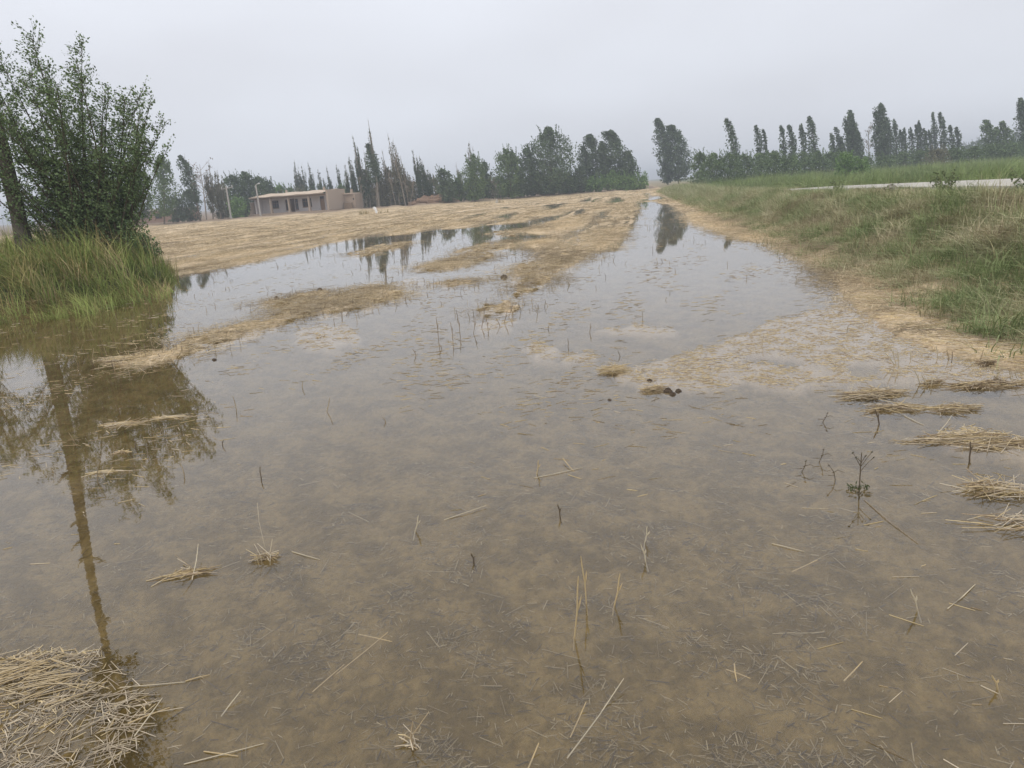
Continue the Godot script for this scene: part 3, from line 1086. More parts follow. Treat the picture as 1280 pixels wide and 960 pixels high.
	tree("leafy_tree", "broad", 594, 110, 592, 194, 16, 1, "mid green leafy tree with withered poplar tips above it", g, 0.04)
	tree("leafy_tree", "broad", 606, 116, 606, 204, 10, 0, "narrow dark leafy tree before the leaning dead branch", g, 0.05)
	tree("dead_tree", "bare", 628, 112, 612, 222, 6, 5, "leaning dead tree with pale branches before dark crowns", g, 0.2, 0.4)
	tree("leafy_tree", "broad", 640, 112, 630, 186, 17, 1, "green leafy tree with twin wind-blown tops", g, 0.04)
	tree("leafy_tree", "broad", 650, 113, 641, 190, 11, 0, "wind-blown tree leaning against the widest tree", g, 0.06)
	tree("broad_tree", "broad", 688, 116, 685, 160, 33, 0, "widest tree, a grey-green round crown at the field's far edge", g, 0.02, 1.1)
	tree("leafy_tree", "broad", 664, 115, 660, 186, 15, 0, "side crown of grey-green leaves beside the widest tree", g, 0.03)
	tree("shrub", "bush", 727, 118, 725, 210, 9, 4, "dark slim shrub between the two tall tree groups", g)
	tree("shrub", "bush", 712, 117, 711, 218, 10, 0, "dark shrub at the foot of the widest tree", g)
	tree("full_poplar", "poplar", 746, 122, 742, 169, 14, 4, "full dark poplar with rounded top above green hedge", g, 0.05, 1.6)
	tree("full_poplar", "poplar", 734, 122, 731, 184, 9, 4, "lower poplar on the hedge's near end", g, 0.06, 1.3)
	tree("full_poplar", "poplar", 759, 122, 755, 178, 8, 4, "narrow dark poplar squeezed between two fuller ones", g, 0.06, 1.2)
	tree("full_poplar", "poplar", 776, 122, 769, 164, 18, 4, "broad dark poplar, widest of the group above the hedge", g, 0.04, 1.9)
	tree("full_poplar", "poplar", 791, 122, 787, 190, 11, 0, "leaf-green poplar at the hedge's end", g, 0.04, 1.4)
	for k in 9:
		tree("hedge_shrub", "bush", 716 + k * 11, 120, 715 + k * 11, 231 - k * 1.2 - 5.0 * sin(k * 0.4) + rnd(-2, 2), 8.5, 3, "%s bright green hedge shrub, counted from the widest tree" % nth(k), "hedge at the stubble's far edge")
	tree("pair_poplar", "poplar", 835, 140, 826, 149, 10, 4, "slimmer pointed poplar of the pair at the bank's end", g, 0.03, 1.7)
	tree("pair_poplar", "poplar", 848, 140, 846, 157, 17, 0, "full rounded poplar of the pair at the bank's end", g, 0.06, 2.4)

	for k in 30:
		var u := 336.0 + k * 13.0
		tree("undergrowth_shrub", "bush", u + 4, 124 + rnd(-2, 6), u, 246 - (u - 336) * 0.062 - rnd(0, 9), rnd(9, 13), [0, 2, 1, 2, 4][k % 5] if u > 520 or u < 430 else 2, "low dull shrub of the thicket behind the far field bund", "thicket behind the far field bund")
	# beyond the road
	g = "trees beyond the road"
	for q in [[876, 208, 11], [893, 205, 15], [912, 208, 14], [930, 206, 15], [950, 204, 14], [968, 205, 15], [986, 206, 14], [1004, 205, 15], [1022, 206, 13], [1040, 204, 12]]:
		tree("roadside_shrub", "bush", q[0], 95 + rnd(-5, 8), q[0], q[1] - 14 + rnd(-3, 4), q[2] * 1.25, 1, "tall leafy shrub in the thicket beyond the road", "thicket beyond the road")
	list = [[923, 911, 149, 8], [953, 947, 158, 6], [959, 955, 163, 4], [981, 978, 158, 5], [992, 989, 157, 6.5], [1005, 1003, 156, 5], [1019, 1014, 147, 8]]
	for k in list.size():
		var q: Array = list[k]
		tree("windblown_poplar", "poplar", q[0], 112, q[1], q[2], q[3] * 0.88, 4, "%s windblown poplar rising from the thicket, counted from the poplar pair" % nth(k), g, 0.2, 0.9)
	for q in [[1043, 1040, 168, 4], [1050, 1047, 160, 5], [1054, 1053, 172, 4]]:
		tree("windblown_poplar", "poplar", q[0], 125, q[1], q[2], q[3], 4, "slim dark poplar next to the first many-topped poplar", g, 0.1, 1.0)
	for q in [[1067, 1065, 139, 12, "first broad poplar with many upright tops beyond the road"], [1104, 1103, 130, 13, "second broad poplar with many upright tops, the taller one"]]:
		tree("upright_poplar", "poplar", q[0], 118, q[1], q[2], q[3] * 0.8, 4, q[4], g, 0.04, 1.7)
		for e in 3:
			tree("upright_poplar", "poplar", q[0] + (e - 1) * 6 + 3, 118.5, q[1] + (e - 1) * 8 + 1, q[2] + 12 + 7 * e, 5, 4, "slim poplar stem growing against a many-topped poplar", g, 0.08, 0.9)
	tree("bare_tree", "bare", 1086, 122, 1085, 158, 9, 5, "bare brown tree between the two many-topped poplars", g, 0.2, 2.0)
	list = [[1120, 1119, 150, 5], [1127, 1126, 163, 3.5], [1132, 1131, 161, 4], [1140, 1139, 160, 4], [1147, 1146, 157, 4], [1151, 1149, 152, 4], [1157, 1156, 162, 5], [1163, 1162, 163, 4], [1170, 1167, 142, 5], [1181, 1177, 142, 6], [1191, 1189, 158, 5], [1199, 1197, 160, 5]]
	for k in list.size():
		var q: Array = list[k]
		tree("row_poplar", "poplar", q[0], 128, q[1], q[2], q[3] * 0.85, 4, "%s slim poplar in the close row, counted from the taller many-topped poplar" % nth(k), g, 0.12, 1.0)
	for q in [[1128, 192, 15], [1150, 190, 15], [1172, 188, 16], [1194, 187, 16], [1216, 184, 15], [1240, 182, 16], [1266, 180, 18], [1290, 178, 18], [1062, 196, 13], [1082, 197, 12], [1104, 196, 13]]:
		tree("roadside_shrub", "bush", q[0], 105 + rnd(-8, 8), q[0], q[1], q[2], 2 if q[0] > 1160 and q[0] < 1190 else 1, "low grey-green shrub at the feet of the roadside poplars", "shrubs under the roadside poplars")
	for q in [[1242, 1235, 151, 10], [1252, 1248, 160, 7], [1262, 1256, 153, 8]]:
		tree("windblown_poplar", "poplar", q[0], 122, q[1], q[2], q[3], 1, "leafy windblown poplar standing clear of the close row", g, 0.1, 1.4)
	tree("upright_poplar", "poplar", 1283, 105, 1279, 124, 9, 4, "tall dark poplar standing alone past the leafy windblown ones", g, 0.08, 1.7)
	for q in [[1225, 176, 14], [1268, 166, 8], [1210, 182, 10]]:
		tree("hazy_tree", "broad", q[0], 230, q[0], q[1], q[2], 0, "faint distant tree in the haze beyond the roadside shrubs", g, 0.03)
	for q in [[1058, 192, 14], [1078, 202, 10]]:
		tree("green_thicket", "bush", q[0], 72, q[0], q[1], q[2], 3, "bright green creeper-covered bump beside the tall grass", g)


# ================================================================= the mound, its shrub and trees
func build_left_bank() -> void:
	# tall tree whose trunk leaves the frame; only its reflection shows the upper trunk
	var p := on_ground(38, 17.0)
	var o := base("tall_tree", p)
	tag(o, "tall grey tree trunk rising out of the long grass on the mound", "tree")
	var top := at_depth(-92, -170, 17.0) - p
	var wood := MB.new()
	var pts := []
	var rs := []
	for k in 12:
		var f := k / 11.0
		pts.append(top * (f * 1.55) + Vector3(0, -0.25 if k == 0 else 0.0, 0) + Vector3(0.06 * sin(f * 9.0), 0, 0.05 * cos(f * 7.0)))
		rs.append(lerpf(0.16, 0.045, f) + (0.05 if k == 0 else 0.0))
	wood.tube(pts, rs, 12, lin(0.19, 0.165, 0.14))
	for k in 16:
		var f := rnd(0.12, 0.62)
		var s: Vector3 = top * f * 1.55
		var a := rnd(0, TAU)
		wood.tube([s, s + Vector3(cos(a) * 0.22, 0.1, sin(a) * 0.22), s + Vector3(cos(a) * 0.34, 0.22, sin(a) * 0.34)], [0.05, 0.035, 0.012], 5, lin(0.19, 0.165, 0.14))
	put(wood, "trunk", M.bark, o)
	var lv := MB.new()
	var lw := MB.new()
	for k in 46:
		var f := rnd(0.66, 1.0)
		var s: Vector3 = top * f * 1.55
		var a := rnd(0, TAU)
		var en := s + Vector3(cos(a) * rnd(0.6, 1.5), rnd(0.8, 2.2), sin(a) * rnd(0.6, 1.5))
		lw.tube([s, s.lerp(en, 0.5), en], [0.035, 0.02, 0.006], 4, lin(0.19, 0.165, 0.14))
		for q in 14:
			leaves_at(lv, s.lerp(en, rnd(0.2, 1.0)), 0.3, 6, 0.10, lin(0.045, 0.070, 0.028), lin(0.085, 0.12, 0.05))
	put(lw, "branches", M.bark, o)
	put(lv, "crown", M.leaf, o)

	# the shrub: many stems fanning out of one stool, twigs full of small leaves
	shrub_of_shoots("willow_shrub", Vector2(132, 17.6), [
		[44, 44, 0.2], [30, 66, -0.4], [12, 72, 0.5], [58, 92, 0.7], [86, 98, -0.5], [105, 62, 0.1], [112, 78, 0.6], [96, 108, 0.9], [128, 108, -0.3], [142, 118, 0.4],
		[155, 132, -0.6], [163, 122, 0.2], [176, 116, 0.0], [188, 146, 0.6], [204, 150, -0.2], [196, 176, 0.5], [190, 130, 0.1], [172, 176, -0.9], [178, 206, 0.8], [214, 186, 0.2],
		[74, 140, -1.2], [110, 150, -1.3], [140, 168, -1.4], [48, 130, -1.0], [20, 120, 1.0], [160, 230, -0.6], [90, 190, -1.5], [124, 210, -1.5], [186, 242, 0.3], [60, 180, -1.3],
		[-10, 80, 0.3], [-30, 110, -0.6], [-22, 150, -1.0], [6, 170, -1.1], [30, 200, -1.2], [-50, 160, 0.3], [150, 190, 0.9], [110, 120, 1.3], [70, 110, 1.3], [6, 140, 1.4], [22, 185, 1.5], [0, 215, 1.4], [38, 150, 1.5], [48, 215, 1.5], [-14, 180, 1.5]],
		"broad many-stemmed green shrub growing on the grassy mound", 1.0)
	shrub_of_shoots("young_tree", Vector2(-70, 17.0), [[-58, 130, 0.0], [-66, 160, 0.4], [-84, 175, -0.3], [-40, 185, 0.3], [-95, 205, 0.2], [-45, 215, -0.4], [-100, 150, 0.0], [-75, 145, 0.3]],
		"slim young tree beside the tall trunk, mirrored in the water", 0.8)
	shrub_of_shoots("leafy_sapling", Vector2(172, 17.2), [[172, 288, 0.1], [186, 292, 0.3], [196, 302, -0.1], [180, 300, -0.4], [162, 286, 0.2], [190, 312, -0.3], [204, 314, 0.0]],
		"small leafy sapling at the mound's tip below the shrub", 0.55)

	# long grass
	var blades: Array[Mesh] = []
	for k in 4:
		var mb := MB.new()
		for q in 22:
			var a := rnd(0, TAU)
			var lean := Vector3(cos(a), 0, sin(a)) * rnd(0.15, 0.6) + Vector3(-0.5, 0, 0.22)
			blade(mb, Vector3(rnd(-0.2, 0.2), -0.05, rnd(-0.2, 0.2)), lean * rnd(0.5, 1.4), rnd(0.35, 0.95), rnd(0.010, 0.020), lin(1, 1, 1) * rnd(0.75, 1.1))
		blades.append(mb.mesh())
	var grass := base("long_grass", Vector3.ZERO)
	tag(grass, "long drooping green grass covering the mound down to the water", "grass", "", "stuff")
	for v in 4:
		var xf := []
		var cols := []
		var tries := 0
		while xf.size() < 1000 and tries < 60000:
			tries += 1
			var x := rnd(-20, -6.5)
			var z := rnd(-24, -12.5)
			var hm := pick(hump, x, z)
			if hm < 0.035:
				continue
			var y := height(x, z)
			if y < -0.055:
				continue
			var sc := lerpf(0.62, 1.05, sm(0.1, 0.8, hm)) * rnd(0.75, 1.3)
			xf.append(Transform3D(Basis(Vector3.UP, rnd(-1.7, 1.7)).scaled(Vector3(sc, sc * rnd(0.5, 1.15), sc)), Vector3(x, y, z)))
			var f := n1.get_noise_2d(x * 0.9, z * 0.9) + rnd(-0.25, 0.25)
			var c := lin(0.145, 0.195, 0.050).lerp(lin(0.30, 0.36, 0.105), clampf(0.5 + f, 0, 1))
			if n1.get_noise_2d(x * 1.3 + 50.0, z * 1.3) > 0.24:
				c = c.lerp(lin(0.36, 0.26, 0.13), rnd(0.4, 0.9))
			elif rng.randf() < 0.10:
				c = lin(0.40, 0.33, 0.18)
			elif hm < 0.35 and rng.randf() < 0.5:
				c = c.lerp(lin(0.36, 0.44, 0.14), 0.7)
			cols.append(c)
		scatter("blades", blades[v], M.leaf, xf, cols, grass)


func shrub_of_shoots(called: String, at: Vector2, tips: Array, label: String, size: float) -> void:
	var p := on_ground(at.x, at.y)
	var o := base(called, p)
	tag(o, label, "shrub")
	var wood := MB.new()
	var lv := MB.new()
	var bark := lin(0.17, 0.135, 0.10)
	for k in tips.size():
		var tp: Vector3 = at_depth(tips[k][0], tips[k][1], at.y) - p
		tp.z += tips[k][2] * 0.9
		var s := Vector3(rnd(-0.55, 0.4) * size + clampf(tp.x * 0.18, -0.5, 0.4), -0.15, rnd(-0.35, 0.35) * size)
		var mid := s.lerp(tp, 0.45) + Vector3(-tp.x * 0.06 + rnd(-0.12, 0.12), tp.y * 0.10, 0)
		var L := tp.length()
		var curve := []
		var rs := []
		for q in 9:
			var f := q / 8.0
			curve.append(s.lerp(mid, f).lerp(mid.lerp(tp, f), f))
			rs.append(lerpf(0.009 * L + 0.004, 0.004, pow(f, 0.7)))
		wood.tube(curve, rs, 6, bark, lin(0.13, 0.12, 0.07))
		var twigs := int(L * 17.0 + 4)
		for q in twigs:
			var f := lerpf(0.16, 1.0, pow(rng.randf(), 0.9))
			var fi := clampf(f * 8.0, 0.0, 7.999)
			var a: Vector3 = curve[int(fi)].lerp(curve[int(fi) + 1], fi - int(fi))
			var tl := rnd(0.30, 0.85) * lerpf(1.0, 0.55, f) * clampf(size * 1.1, 0.4, 1.0)
			var az := rnd(0, TAU)
			var dir := (Vector3(cos(az), rnd(0.35, 1.3), sin(az)) + WIND * 0.35).normalized()
			var en := a + dir * tl
			wood.tube([a, a.lerp(en, 0.5) + Vector3(0, 0.03, 0), en + WIND * 0.06], [0.005, 0.0035, 0.002], 3, bark)
			var nl := int(tl * 46.0)
			for e in nl:
				var c := a.lerp(en, lerpf(0.12, 1.05, float(e) / nl)) + rvec() * 0.055
				var d := (dir + rvec() * 0.9 + WIND * 0.4).normalized()
				var b := d.cross(rvec()).normalized()
				var l := rnd(0.036, 0.072)
				var g := lin(0.085, 0.135, 0.055).lerp(lin(0.21, 0.285, 0.125), rng.randf())
				lv.leaf(c + d * l * 0.5, d * l * 0.5, b * l * 0.31, g)
		for e in 10:
			var c: Vector3 = tp + (curve[7] - tp) * rng.randf() + rvec() * 0.04
			var d := (rvec() + Vector3(-0.6, 0.4, 0)).normalized()
			lv.leaf(c, d * 0.025, d.cross(rvec()).normalized() * 0.013, lin(0.07, 0.11, 0.04))
	put(wood, "stems", M.bark, o)
	put(lv, "crown", M.leaf, o)


# ================================================================= the long bank on the other side
func build_right_bank() -> void:
	var tufts: Array[Mesh] = []
	for k in 4:
		var mb := MB.new()
		for q in 24:
			var a := rnd(0, TAU)
			var lean := Vector3(cos(a), 0, sin(a)) * rnd(0.08, 0.38) + Vector3(-0.14, 0, 0.05)
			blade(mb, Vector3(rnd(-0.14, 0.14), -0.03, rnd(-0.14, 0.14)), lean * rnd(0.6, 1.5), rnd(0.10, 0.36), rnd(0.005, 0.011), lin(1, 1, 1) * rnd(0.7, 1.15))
		tufts.append(mb.mesh())
	var bank := base("bank_grass", Vector3.ZERO)
	tag(bank, "flattened mix of dry tan and green grass on the long bank", "grass", "", "stuff")
	var verge := base("road_verge", Vector3.ZERO)
	tag(verge, "tall fresh green grass growing beyond the pale road", "grass", "", "stuff")
	for v in 4:
		var xf := []
		var cols := []
		var tries := 0
		while xf.size() < 9000 and tries < 90000:
			tries += 1
			var s := 1.0 + 95.0 * pow(rng.randf(), 1.9)
			var t := rnd(2.9, 9.8)
			var g := ST(s, t)
			var patch := n1.get_noise_2d(s * 0.35, t * 0.7)
			var cover := sm(3.1, 3.6, t + 0.7 * n1.get_noise_2d(s * 0.6, t * 0.6 + 30.0))
			if rng.randf() > cover + 0.03:
				continue
			if t > 7.6 and on_road(s, t):
				continue
			var sc := rnd(0.75, 1.35) * (0.9 + 0.9 * sm(25.0, 80.0, s)) * lerpf(0.8, 1.0, sm(3.6, 4.6, t)) * lerpf(1.0, 0.5, sm(5.6, 6.8, t)) * (1.5 if rng.randf() < 0.18 else 1.0)
			var y := height(g.x, g.z)
			xf.append(Transform3D(Basis(Vector3.UP, rnd(-1.6, 1.6)).scaled(Vector3(sc, sc * rnd(0.6, 1.25), sc)), Vector3(g.x, y, g.z)))
			var green := clampf(0.70 + 1.0 * patch + rnd(-0.3, 0.3), 0.0, 1.0)
			var c := lin(0.54, 0.49, 0.34).lerp(lin(0.24, 0.31, 0.135), green)
			if n1.get_noise_2d(s * 0.8 + 90.0, t * 0.9) > 0.36:
				c = c.lerp(lin(0.34, 0.27, 0.18), 0.6)
			cols.append(c)
		scatter("blades", tufts[v], M.leaf, xf, cols, bank)
		xf = []
		cols = []
		tries = 0
		while xf.size() < 3600 and tries < 60000:
			tries += 1
			var s := rnd(14, 105)
			var t := rnd(8.0, 62.0)
			if t < road_far(s) + 0.3 + 0.6 * n1.get_noise_2d(s * 0.4, 7.0) or t > 12.0 + s * 0.75:
				continue
			var g := ST(s, t)
			var patch := n1.get_noise_2d(g.x * 0.12, g.z * 0.12)
			var sc := rnd(0.9, 1.7) * (1.2 + 0.7 * sm(30.0, 90.0, s)) * (1.0 + 0.6 * patch)
			xf.append(Transform3D(Basis(Vector3.UP, rnd(-0.7, 0.7)).scaled(Vector3(sc * 1.2, sc * 1.25, sc * 1.2)), Vector3(g.x, height(g.x, g.z), g.z)))
			var c := lin(0.17, 0.25, 0.085).lerp(lin(0.28, 0.36, 0.14), clampf(0.5 + patch + rnd(-0.3, 0.3), 0, 1))
			if rng.randf() < 0.14:
				c = c.lerp(lin(0.3, 0.26, 0.15), 0.6)
			cols.append(c)
		scatter("blades", tufts[v], M.leaf, xf, cols, verge)
	# weeds on the bank's crest
	for q in [[8.0, 6.6], [10.5, 7.0], [12.6, 6.3], [15.0, 6.9], [17.5, 6.5], [9.3, 6.0], [22.0, 6.8], [13.5, 7.5], [19.5, 7.2], [27.0, 6.7]]:
		var g := ST(q[0], q[1])
		g.y = height(g.x, g.z)
		var o := base("bank_weed", g)
		tag(o, "bushy grey-green weed sticking up on the grassy bank's crest", "weed", "weeds on the bank's crest")
		var mb := MB.new()
		var wd := MB.new()
		for k in 16:
			var a := rnd(0, TAU)
			var en := Vector3(cos(a) * rnd(0.1, 0.32) - 0.08, rnd(0.22, 0.5), sin(a) * rnd(0.1, 0.32))
			wd.tube([Vector3.ZERO, en * 0.5 + Vector3(0, 0.04, 0), en], [0.004, 0.003, 0.002], 3, lin(0.18, 0.17, 0.09))
			for e in 12:
				leaves_at(mb, en * rnd(0.25, 1.0), 0.04, 1, 0.05, lin(0.09, 0.12, 0.06), lin(0.15, 0.18, 0.09))
		put(wd, "stems", M.bark, o)
		put(mb, "leaves", M.leaf, o)
	# pale stones lying in the grass
	for q in [[1113, 250], [1082, 243]]:
		var g := gp(q[0], q[1], 0.55)
		g.y = height(g.x, g.z)
		var o := base("bank_stone", g)
		tag(o, "pale stone half sunk in the dry grass of the bank", "stone", "stones in the bank's grass")
		var mb := MB.new()
		lump(mb, Vector3(0, 0.0, 0), Vector3(0.16, 0.13, 0.12), lin(0.36, 0.34, 0.30), q[0])
		put(mb, "stone", M.mud, o)


func road_far(s: float) -> float:
	if s < 34.0:
		return lerpf(13.8, 12.5, clampf((s - 12.0) / 22.0, 0, 1))
	return lerpf(12.5, 7.6, clampf((s - 34.0) / 36.0, 0, 1))

func on_road(s: float, t: float) -> bool:
	var e := road_far(s)
	return s > 10.0 and s < 47.0 and t > e - 4.7 and t < e + 0.1


# ================================================================= straw
func stalk_mesh(sides: int, bend: float) -> ArrayMesh:       # a straw of unit length along x and unit width, its cross-sections kept upright
	var mb := MB.new()
	var xs := [-0.5, -0.1, 0.2, 0.5]
	var zs := [0.0, bend, bend * 0.9, 0.0]
	for k in 4:
		for q in sides:
			var w := TAU * q / sides + 0.4
			var o := Vector3(0, cos(w), sin(w))
			mb.v.append(Vector3(xs[k], 0, zs[k]) + o * (0.5 if k < 3 else 0.36))
			mb.n.append(o)
			mb.c.append(lin(1, 1, 1))
	for k in 3:
		for q in sides:
			var p0 := k * sides + q
			var p1 := k * sides + (q + 1) % sides
			mb.i.append(p0); mb.i.append(p1 + sides); mb.i.append(p1)
			mb.i.append(p0); mb.i.append(p0 + sides); mb.i.append(p1 + sides)
	return mb.mesh()

func straw_xf(p: Vector3, yaw: float, pitch: float, l: float, w: float) -> Transform3D:
	var b := Basis(Vector3.UP, yaw) * Basis(Vector3.BACK, pitch)
	return Transform3D(b * Basis.from_scale(Vector3(l, w, w)), p)

func straw_col() -> Color:
	var f := rng.randf()
	if f < 0.45:
		return lin(0.58, 0.455, 0.245).lerp(lin(0.68, 0.56, 0.345), rng.randf())
	if f < 0.8:
		return lin(0.54, 0.45, 0.32).lerp(lin(0.68, 0.60, 0.47), rng.randf())
	return lin(0.32, 0.24, 0.15).lerp(lin(0.46, 0.36, 0.23), rng.randf())

func build_straw() -> void:
	var m0 := stalk_mesh(4, 0.0)
	var m1 := stalk_mesh(4, 3.0)
	var lists := [[], [], [], [], [], []]
	var tints := [[], [], [], [], [], []]
	# lying straw: strips and islands, chaff on the water, litter on the drowned mud
	var tries := 0
	var made := 0
	while tries < 620000 and made < 130000:
		tries += 1
		var a := rnd(-0.82, 0.82)
		var r := 1.5 * exp(rng.randf() * 3.9)
		var x := r * sin(a)
		var z := -r * cos(a)
		var t := T(x, z)
		if t > 5.2:
			continue
		var at := cell(x, z)
		if pick_at(hump, at) > 0.1:
			continue
		var h := pick_at(gh, at)
		var sv := pick_at(straw, at)
		var cv := pick_at(chaff, at)
		var f := rng.randf()
		if cv > 0.12 and f < cv * 0.9 * sm(2.0, 4.5, r) and h < 0.012:
			# chaff: short bits lying flat on the water
			var patch := n1.get_noise_2d(x * 2.2, z * 2.2) + 0.35
			if rng.randf() > patch + 0.25 * cv:
				continue
			var y := maxf(h, 0.0) + 0.001
			lists[0].append(straw_xf(Vector3(x, y, z), rnd(0, PI), rnd(-0.03, 0.03), rnd(0.015, 0.07), rnd(0.002, 0.0042)))
			tints[0].append(straw_col() * rnd(0.6, 1.0))
			made += 1
		elif h > -0.004 and r > 3.6 and f < (0.75 if sv > 0.15 or t > 2.2 else 0.25):
			var y := maxf(h, 0.0) + rnd(0.0005, 0.007)
			var k := 1 if rng.randf() < 0.6 else 2
			lists[k].append(straw_xf(Vector3(x, y, z), rnd(0, PI), rnd(-0.06, 0.06), rnd(0.03, 0.16) if rng.randf() < 0.85 else rnd(0.15, 0.3), rnd(0.0022, 0.0042) * (1.0 + 0.02 * r)))
			tints[k].append(straw_col() * (0.8 + 0.5 * n1.get_noise_2d(x * 0.8, z * 0.8)))
			made += 1
		elif h <= -0.004 and r < 9.0 and f < 0.035 + 0.14 * sm(-0.1, 0.5, n1.get_noise_2d(x * 1.4 + 8.0, z * 1.4)) and cv < 0.3:
			# drowned straw on the mud, dull under a film of silt
			var k := 3 if rng.randf() < 0.6 else 4
			lists[k].append(straw_xf(Vector3(x, h + rnd(0.0, 0.006), z), rnd(0, PI), rnd(-0.12, 0.12), rnd(0.008, 0.05) if rng.randf() < 0.93 else rnd(0.08, 0.18), rnd(0.0014, 0.0040)))
			tints[k].append(lin(0.17, 0.13, 0.07).lerp(lin(0.36, 0.30, 0.19), pow(rng.randf(), 2.5)) if rng.randf() < 0.8 else lin(0.07, 0.055, 0.04))
			made += 1
		elif h <= 0.0 and f > 0.9 + 0.09 * sm(7.5, 3.0, r):
			# single bits afloat, gathered in drifts
			var drift := n1.get_noise_2d(t * 0.9, S(x, z) * 0.22)
			if rng.randf() > (drift * 1.6 + 0.06) * lerpf(0.25, 1.0, sm(4.0, 8.0, r)):
				continue
			lists[5].append(straw_xf(Vector3(x, 0.001, z), rnd(-0.9, 0.9) - TH, 0.0, rnd(0.02, 0.12), rnd(0.002, 0.004) * (1.0 + 0.03 * r)))
			tints[5].append(straw_col() * rnd(0.35, 1.0))
			made += 1
	var nm := [["floating_chaff", "fine chaff floating as a mat on the shallow water"], ["loose_straw", "golden straw lying on the strips that stand out of the water"], ["loose_straw", "bent straw lying on the strips above the water"], ["sunken_straw", "dull straw bits sunk on the mud under the water"], ["sunken_straw", "brittle dark-flecked straw bits sunk deeper in the mud"], ["drifting_straw", "single straw bits drifting on the open water"]]
	for k in 6:
		var o := scatter(nm[k][0], m1 if k == 2 else m0, M.straw, lists[k], tints[k])
		tag(o, nm[k][1], "straw", "", "stuff")

	# standing stubble: rows of short stalks, dense on the dry field, thin in the water
	for kind in 2:
		var thick: float = [0.0022, 0.0050][kind]
		var clump := MB.new()
		for q in [12, 5][kind]:
			var p := Vector3(rnd(-0.3, 0.3), -0.02, rnd(-0.5, 0.5))
			var e := p + Vector3(rnd(-0.05, 0.05), rnd(0.02, 0.09), rnd(-0.05, 0.05))
			clump.tube([p, e], [thick, thick * 0.8], 3, lin(1, 1, 1) * rnd(0.55, 1.1))
		for q in [22, 12][kind]:
			var p := Vector3(rnd(-0.5, 0.5), rnd(0.005, 0.03), rnd(-0.5, 0.5))
			var d := Vector3(rnd(-1, 1), rnd(-0.10, 0.10), rnd(-1, 1)).normalized() * rnd(0.03, 0.14)
			clump.tube([p - d, p + d], [thick, thick * 0.8], 3, lin(1, 1, 1) * rnd(0.5, 1.15))
		var xf := []
		var cols := []
		tries = 0
		while tries < 160000 and xf.size() < [3500, 15000][kind]:
			tries += 1
			var a := rnd(-0.8, 0.5)
			var r: float = [8.0 * exp(rng.randf() * 1.6), 30.0 * exp(rng.randf() * 1.45)][kind]
			var x := r * sin(a)
			var z := -r * cos(a)
			var s := S(x, z)
			var t := T(x, z)
			if t > 4.0 or s > far_edge(t) - 0.5 or pick(hump, x, z) > 0.05:
				continue
			if rng.randf() > [sm(8.0, 15.0, r) * sm(42.0, 28.0, r), sm(28.0, 42.0, r)][kind]:
				continue
			var h := height(x, z)
			if h < [0.004, 0.010][kind]:
				continue
			var rowd := 0.5 + 0.5 * n1.get_noise_2d(t * 2.2, s * 0.12 + 9.0)
			if kind == 0 and rng.randf() > rowd * 1.3 - 0.1:
				continue
			var sc := rnd(0.7, 1.2) * (1.0 + 0.004 * r)
			xf.append(Transform3D(Basis(Vector3.UP, rnd(0, TAU) if kind == 0 else -TH + rnd(-0.4, 0.4)).scaled(Vector3(sc, sc * rnd(0.5, 1.0), sc)), Vector3(x, h, z)))
			cols.append(lin(0.66, 0.535, 0.345).lerp(lin(0.76, 0.63, 0.43), rng.randf()) * (0.85 + 0.5 * n1.get_noise_2d(t * 0.7, s * 0.2)))
		var sb := scatter("standing_stubble", clump.mesh(), M.straw, xf, cols)
		tag(sb, ["short broken wheat stubble on the strips close to the water", "short cut wheat stubble standing in rows on the dry field"][kind], "stubble", "", "stuff")
	var st: MultiMeshInstance3D
	var xf := []
	var cols := []

	# single dark stubble stalks standing in the water
	var one := MB.new()
	one.tube([Vector3(0, -0.08, 0), Vector3(0.004, 0.05, 0.0), Vector3(0.012, 0.10, 0.004)], [0.0032, 0.003, 0.0022], 4, lin(1, 1, 1))
	tries = 0
	while tries < 60000 and xf.size() < 430:
		tries += 1
		var a := rnd(-0.62, 0.6)
		var r := 4.5 * exp(rng.randf() * 1.9)
		var x := r * sin(a)
		var z := -r * cos(a)
		var t := T(x, z)
		var s := S(x, z)
		if t > 3.4 or pick(hump, x, z) > 0.02 or pick(wet, x, z) < 0.5:
			continue
		var near_strip := pick(straw, x + 0.4, z) + pick(straw, x - 0.4, z) + pick(straw, x, z - 0.8)
		var line := absf(fposmod(t, 1.1) - 0.55) < 0.16
		var pr := 0.012 + 0.4 * minf(near_strip, 1.0) + (0.16 * sm(9.0, 15.0, r) if line else 0.0)
		if rng.randf() > pr * (0.4 + 0.9 * sm(-0.2, 0.4, n1.get_noise_2d(x * 0.35, z * 0.35))):
			continue
		var sc := rnd(0.25, 1.2)
		xf.append(Transform3D(Basis(Vector3.UP, rnd(0, TAU)) * Basis(Vector3.RIGHT, rnd(-0.45, 0.45)) * Basis.from_scale(Vector3(0.9 + 0.025 * r, sc, 0.9 + 0.025 * r)), Vector3(x, 0, z)))
		cols.append(lin(0.14, 0.11, 0.08).lerp(lin(0.44, 0.35, 0.22), rng.randf()))
	st = scatter("drowned_stubble", one.mesh(), M.straw, xf, cols)
	tag(st, "scattered dark stubble stalks poking out of the flood water", "stubble", "", "stuff")


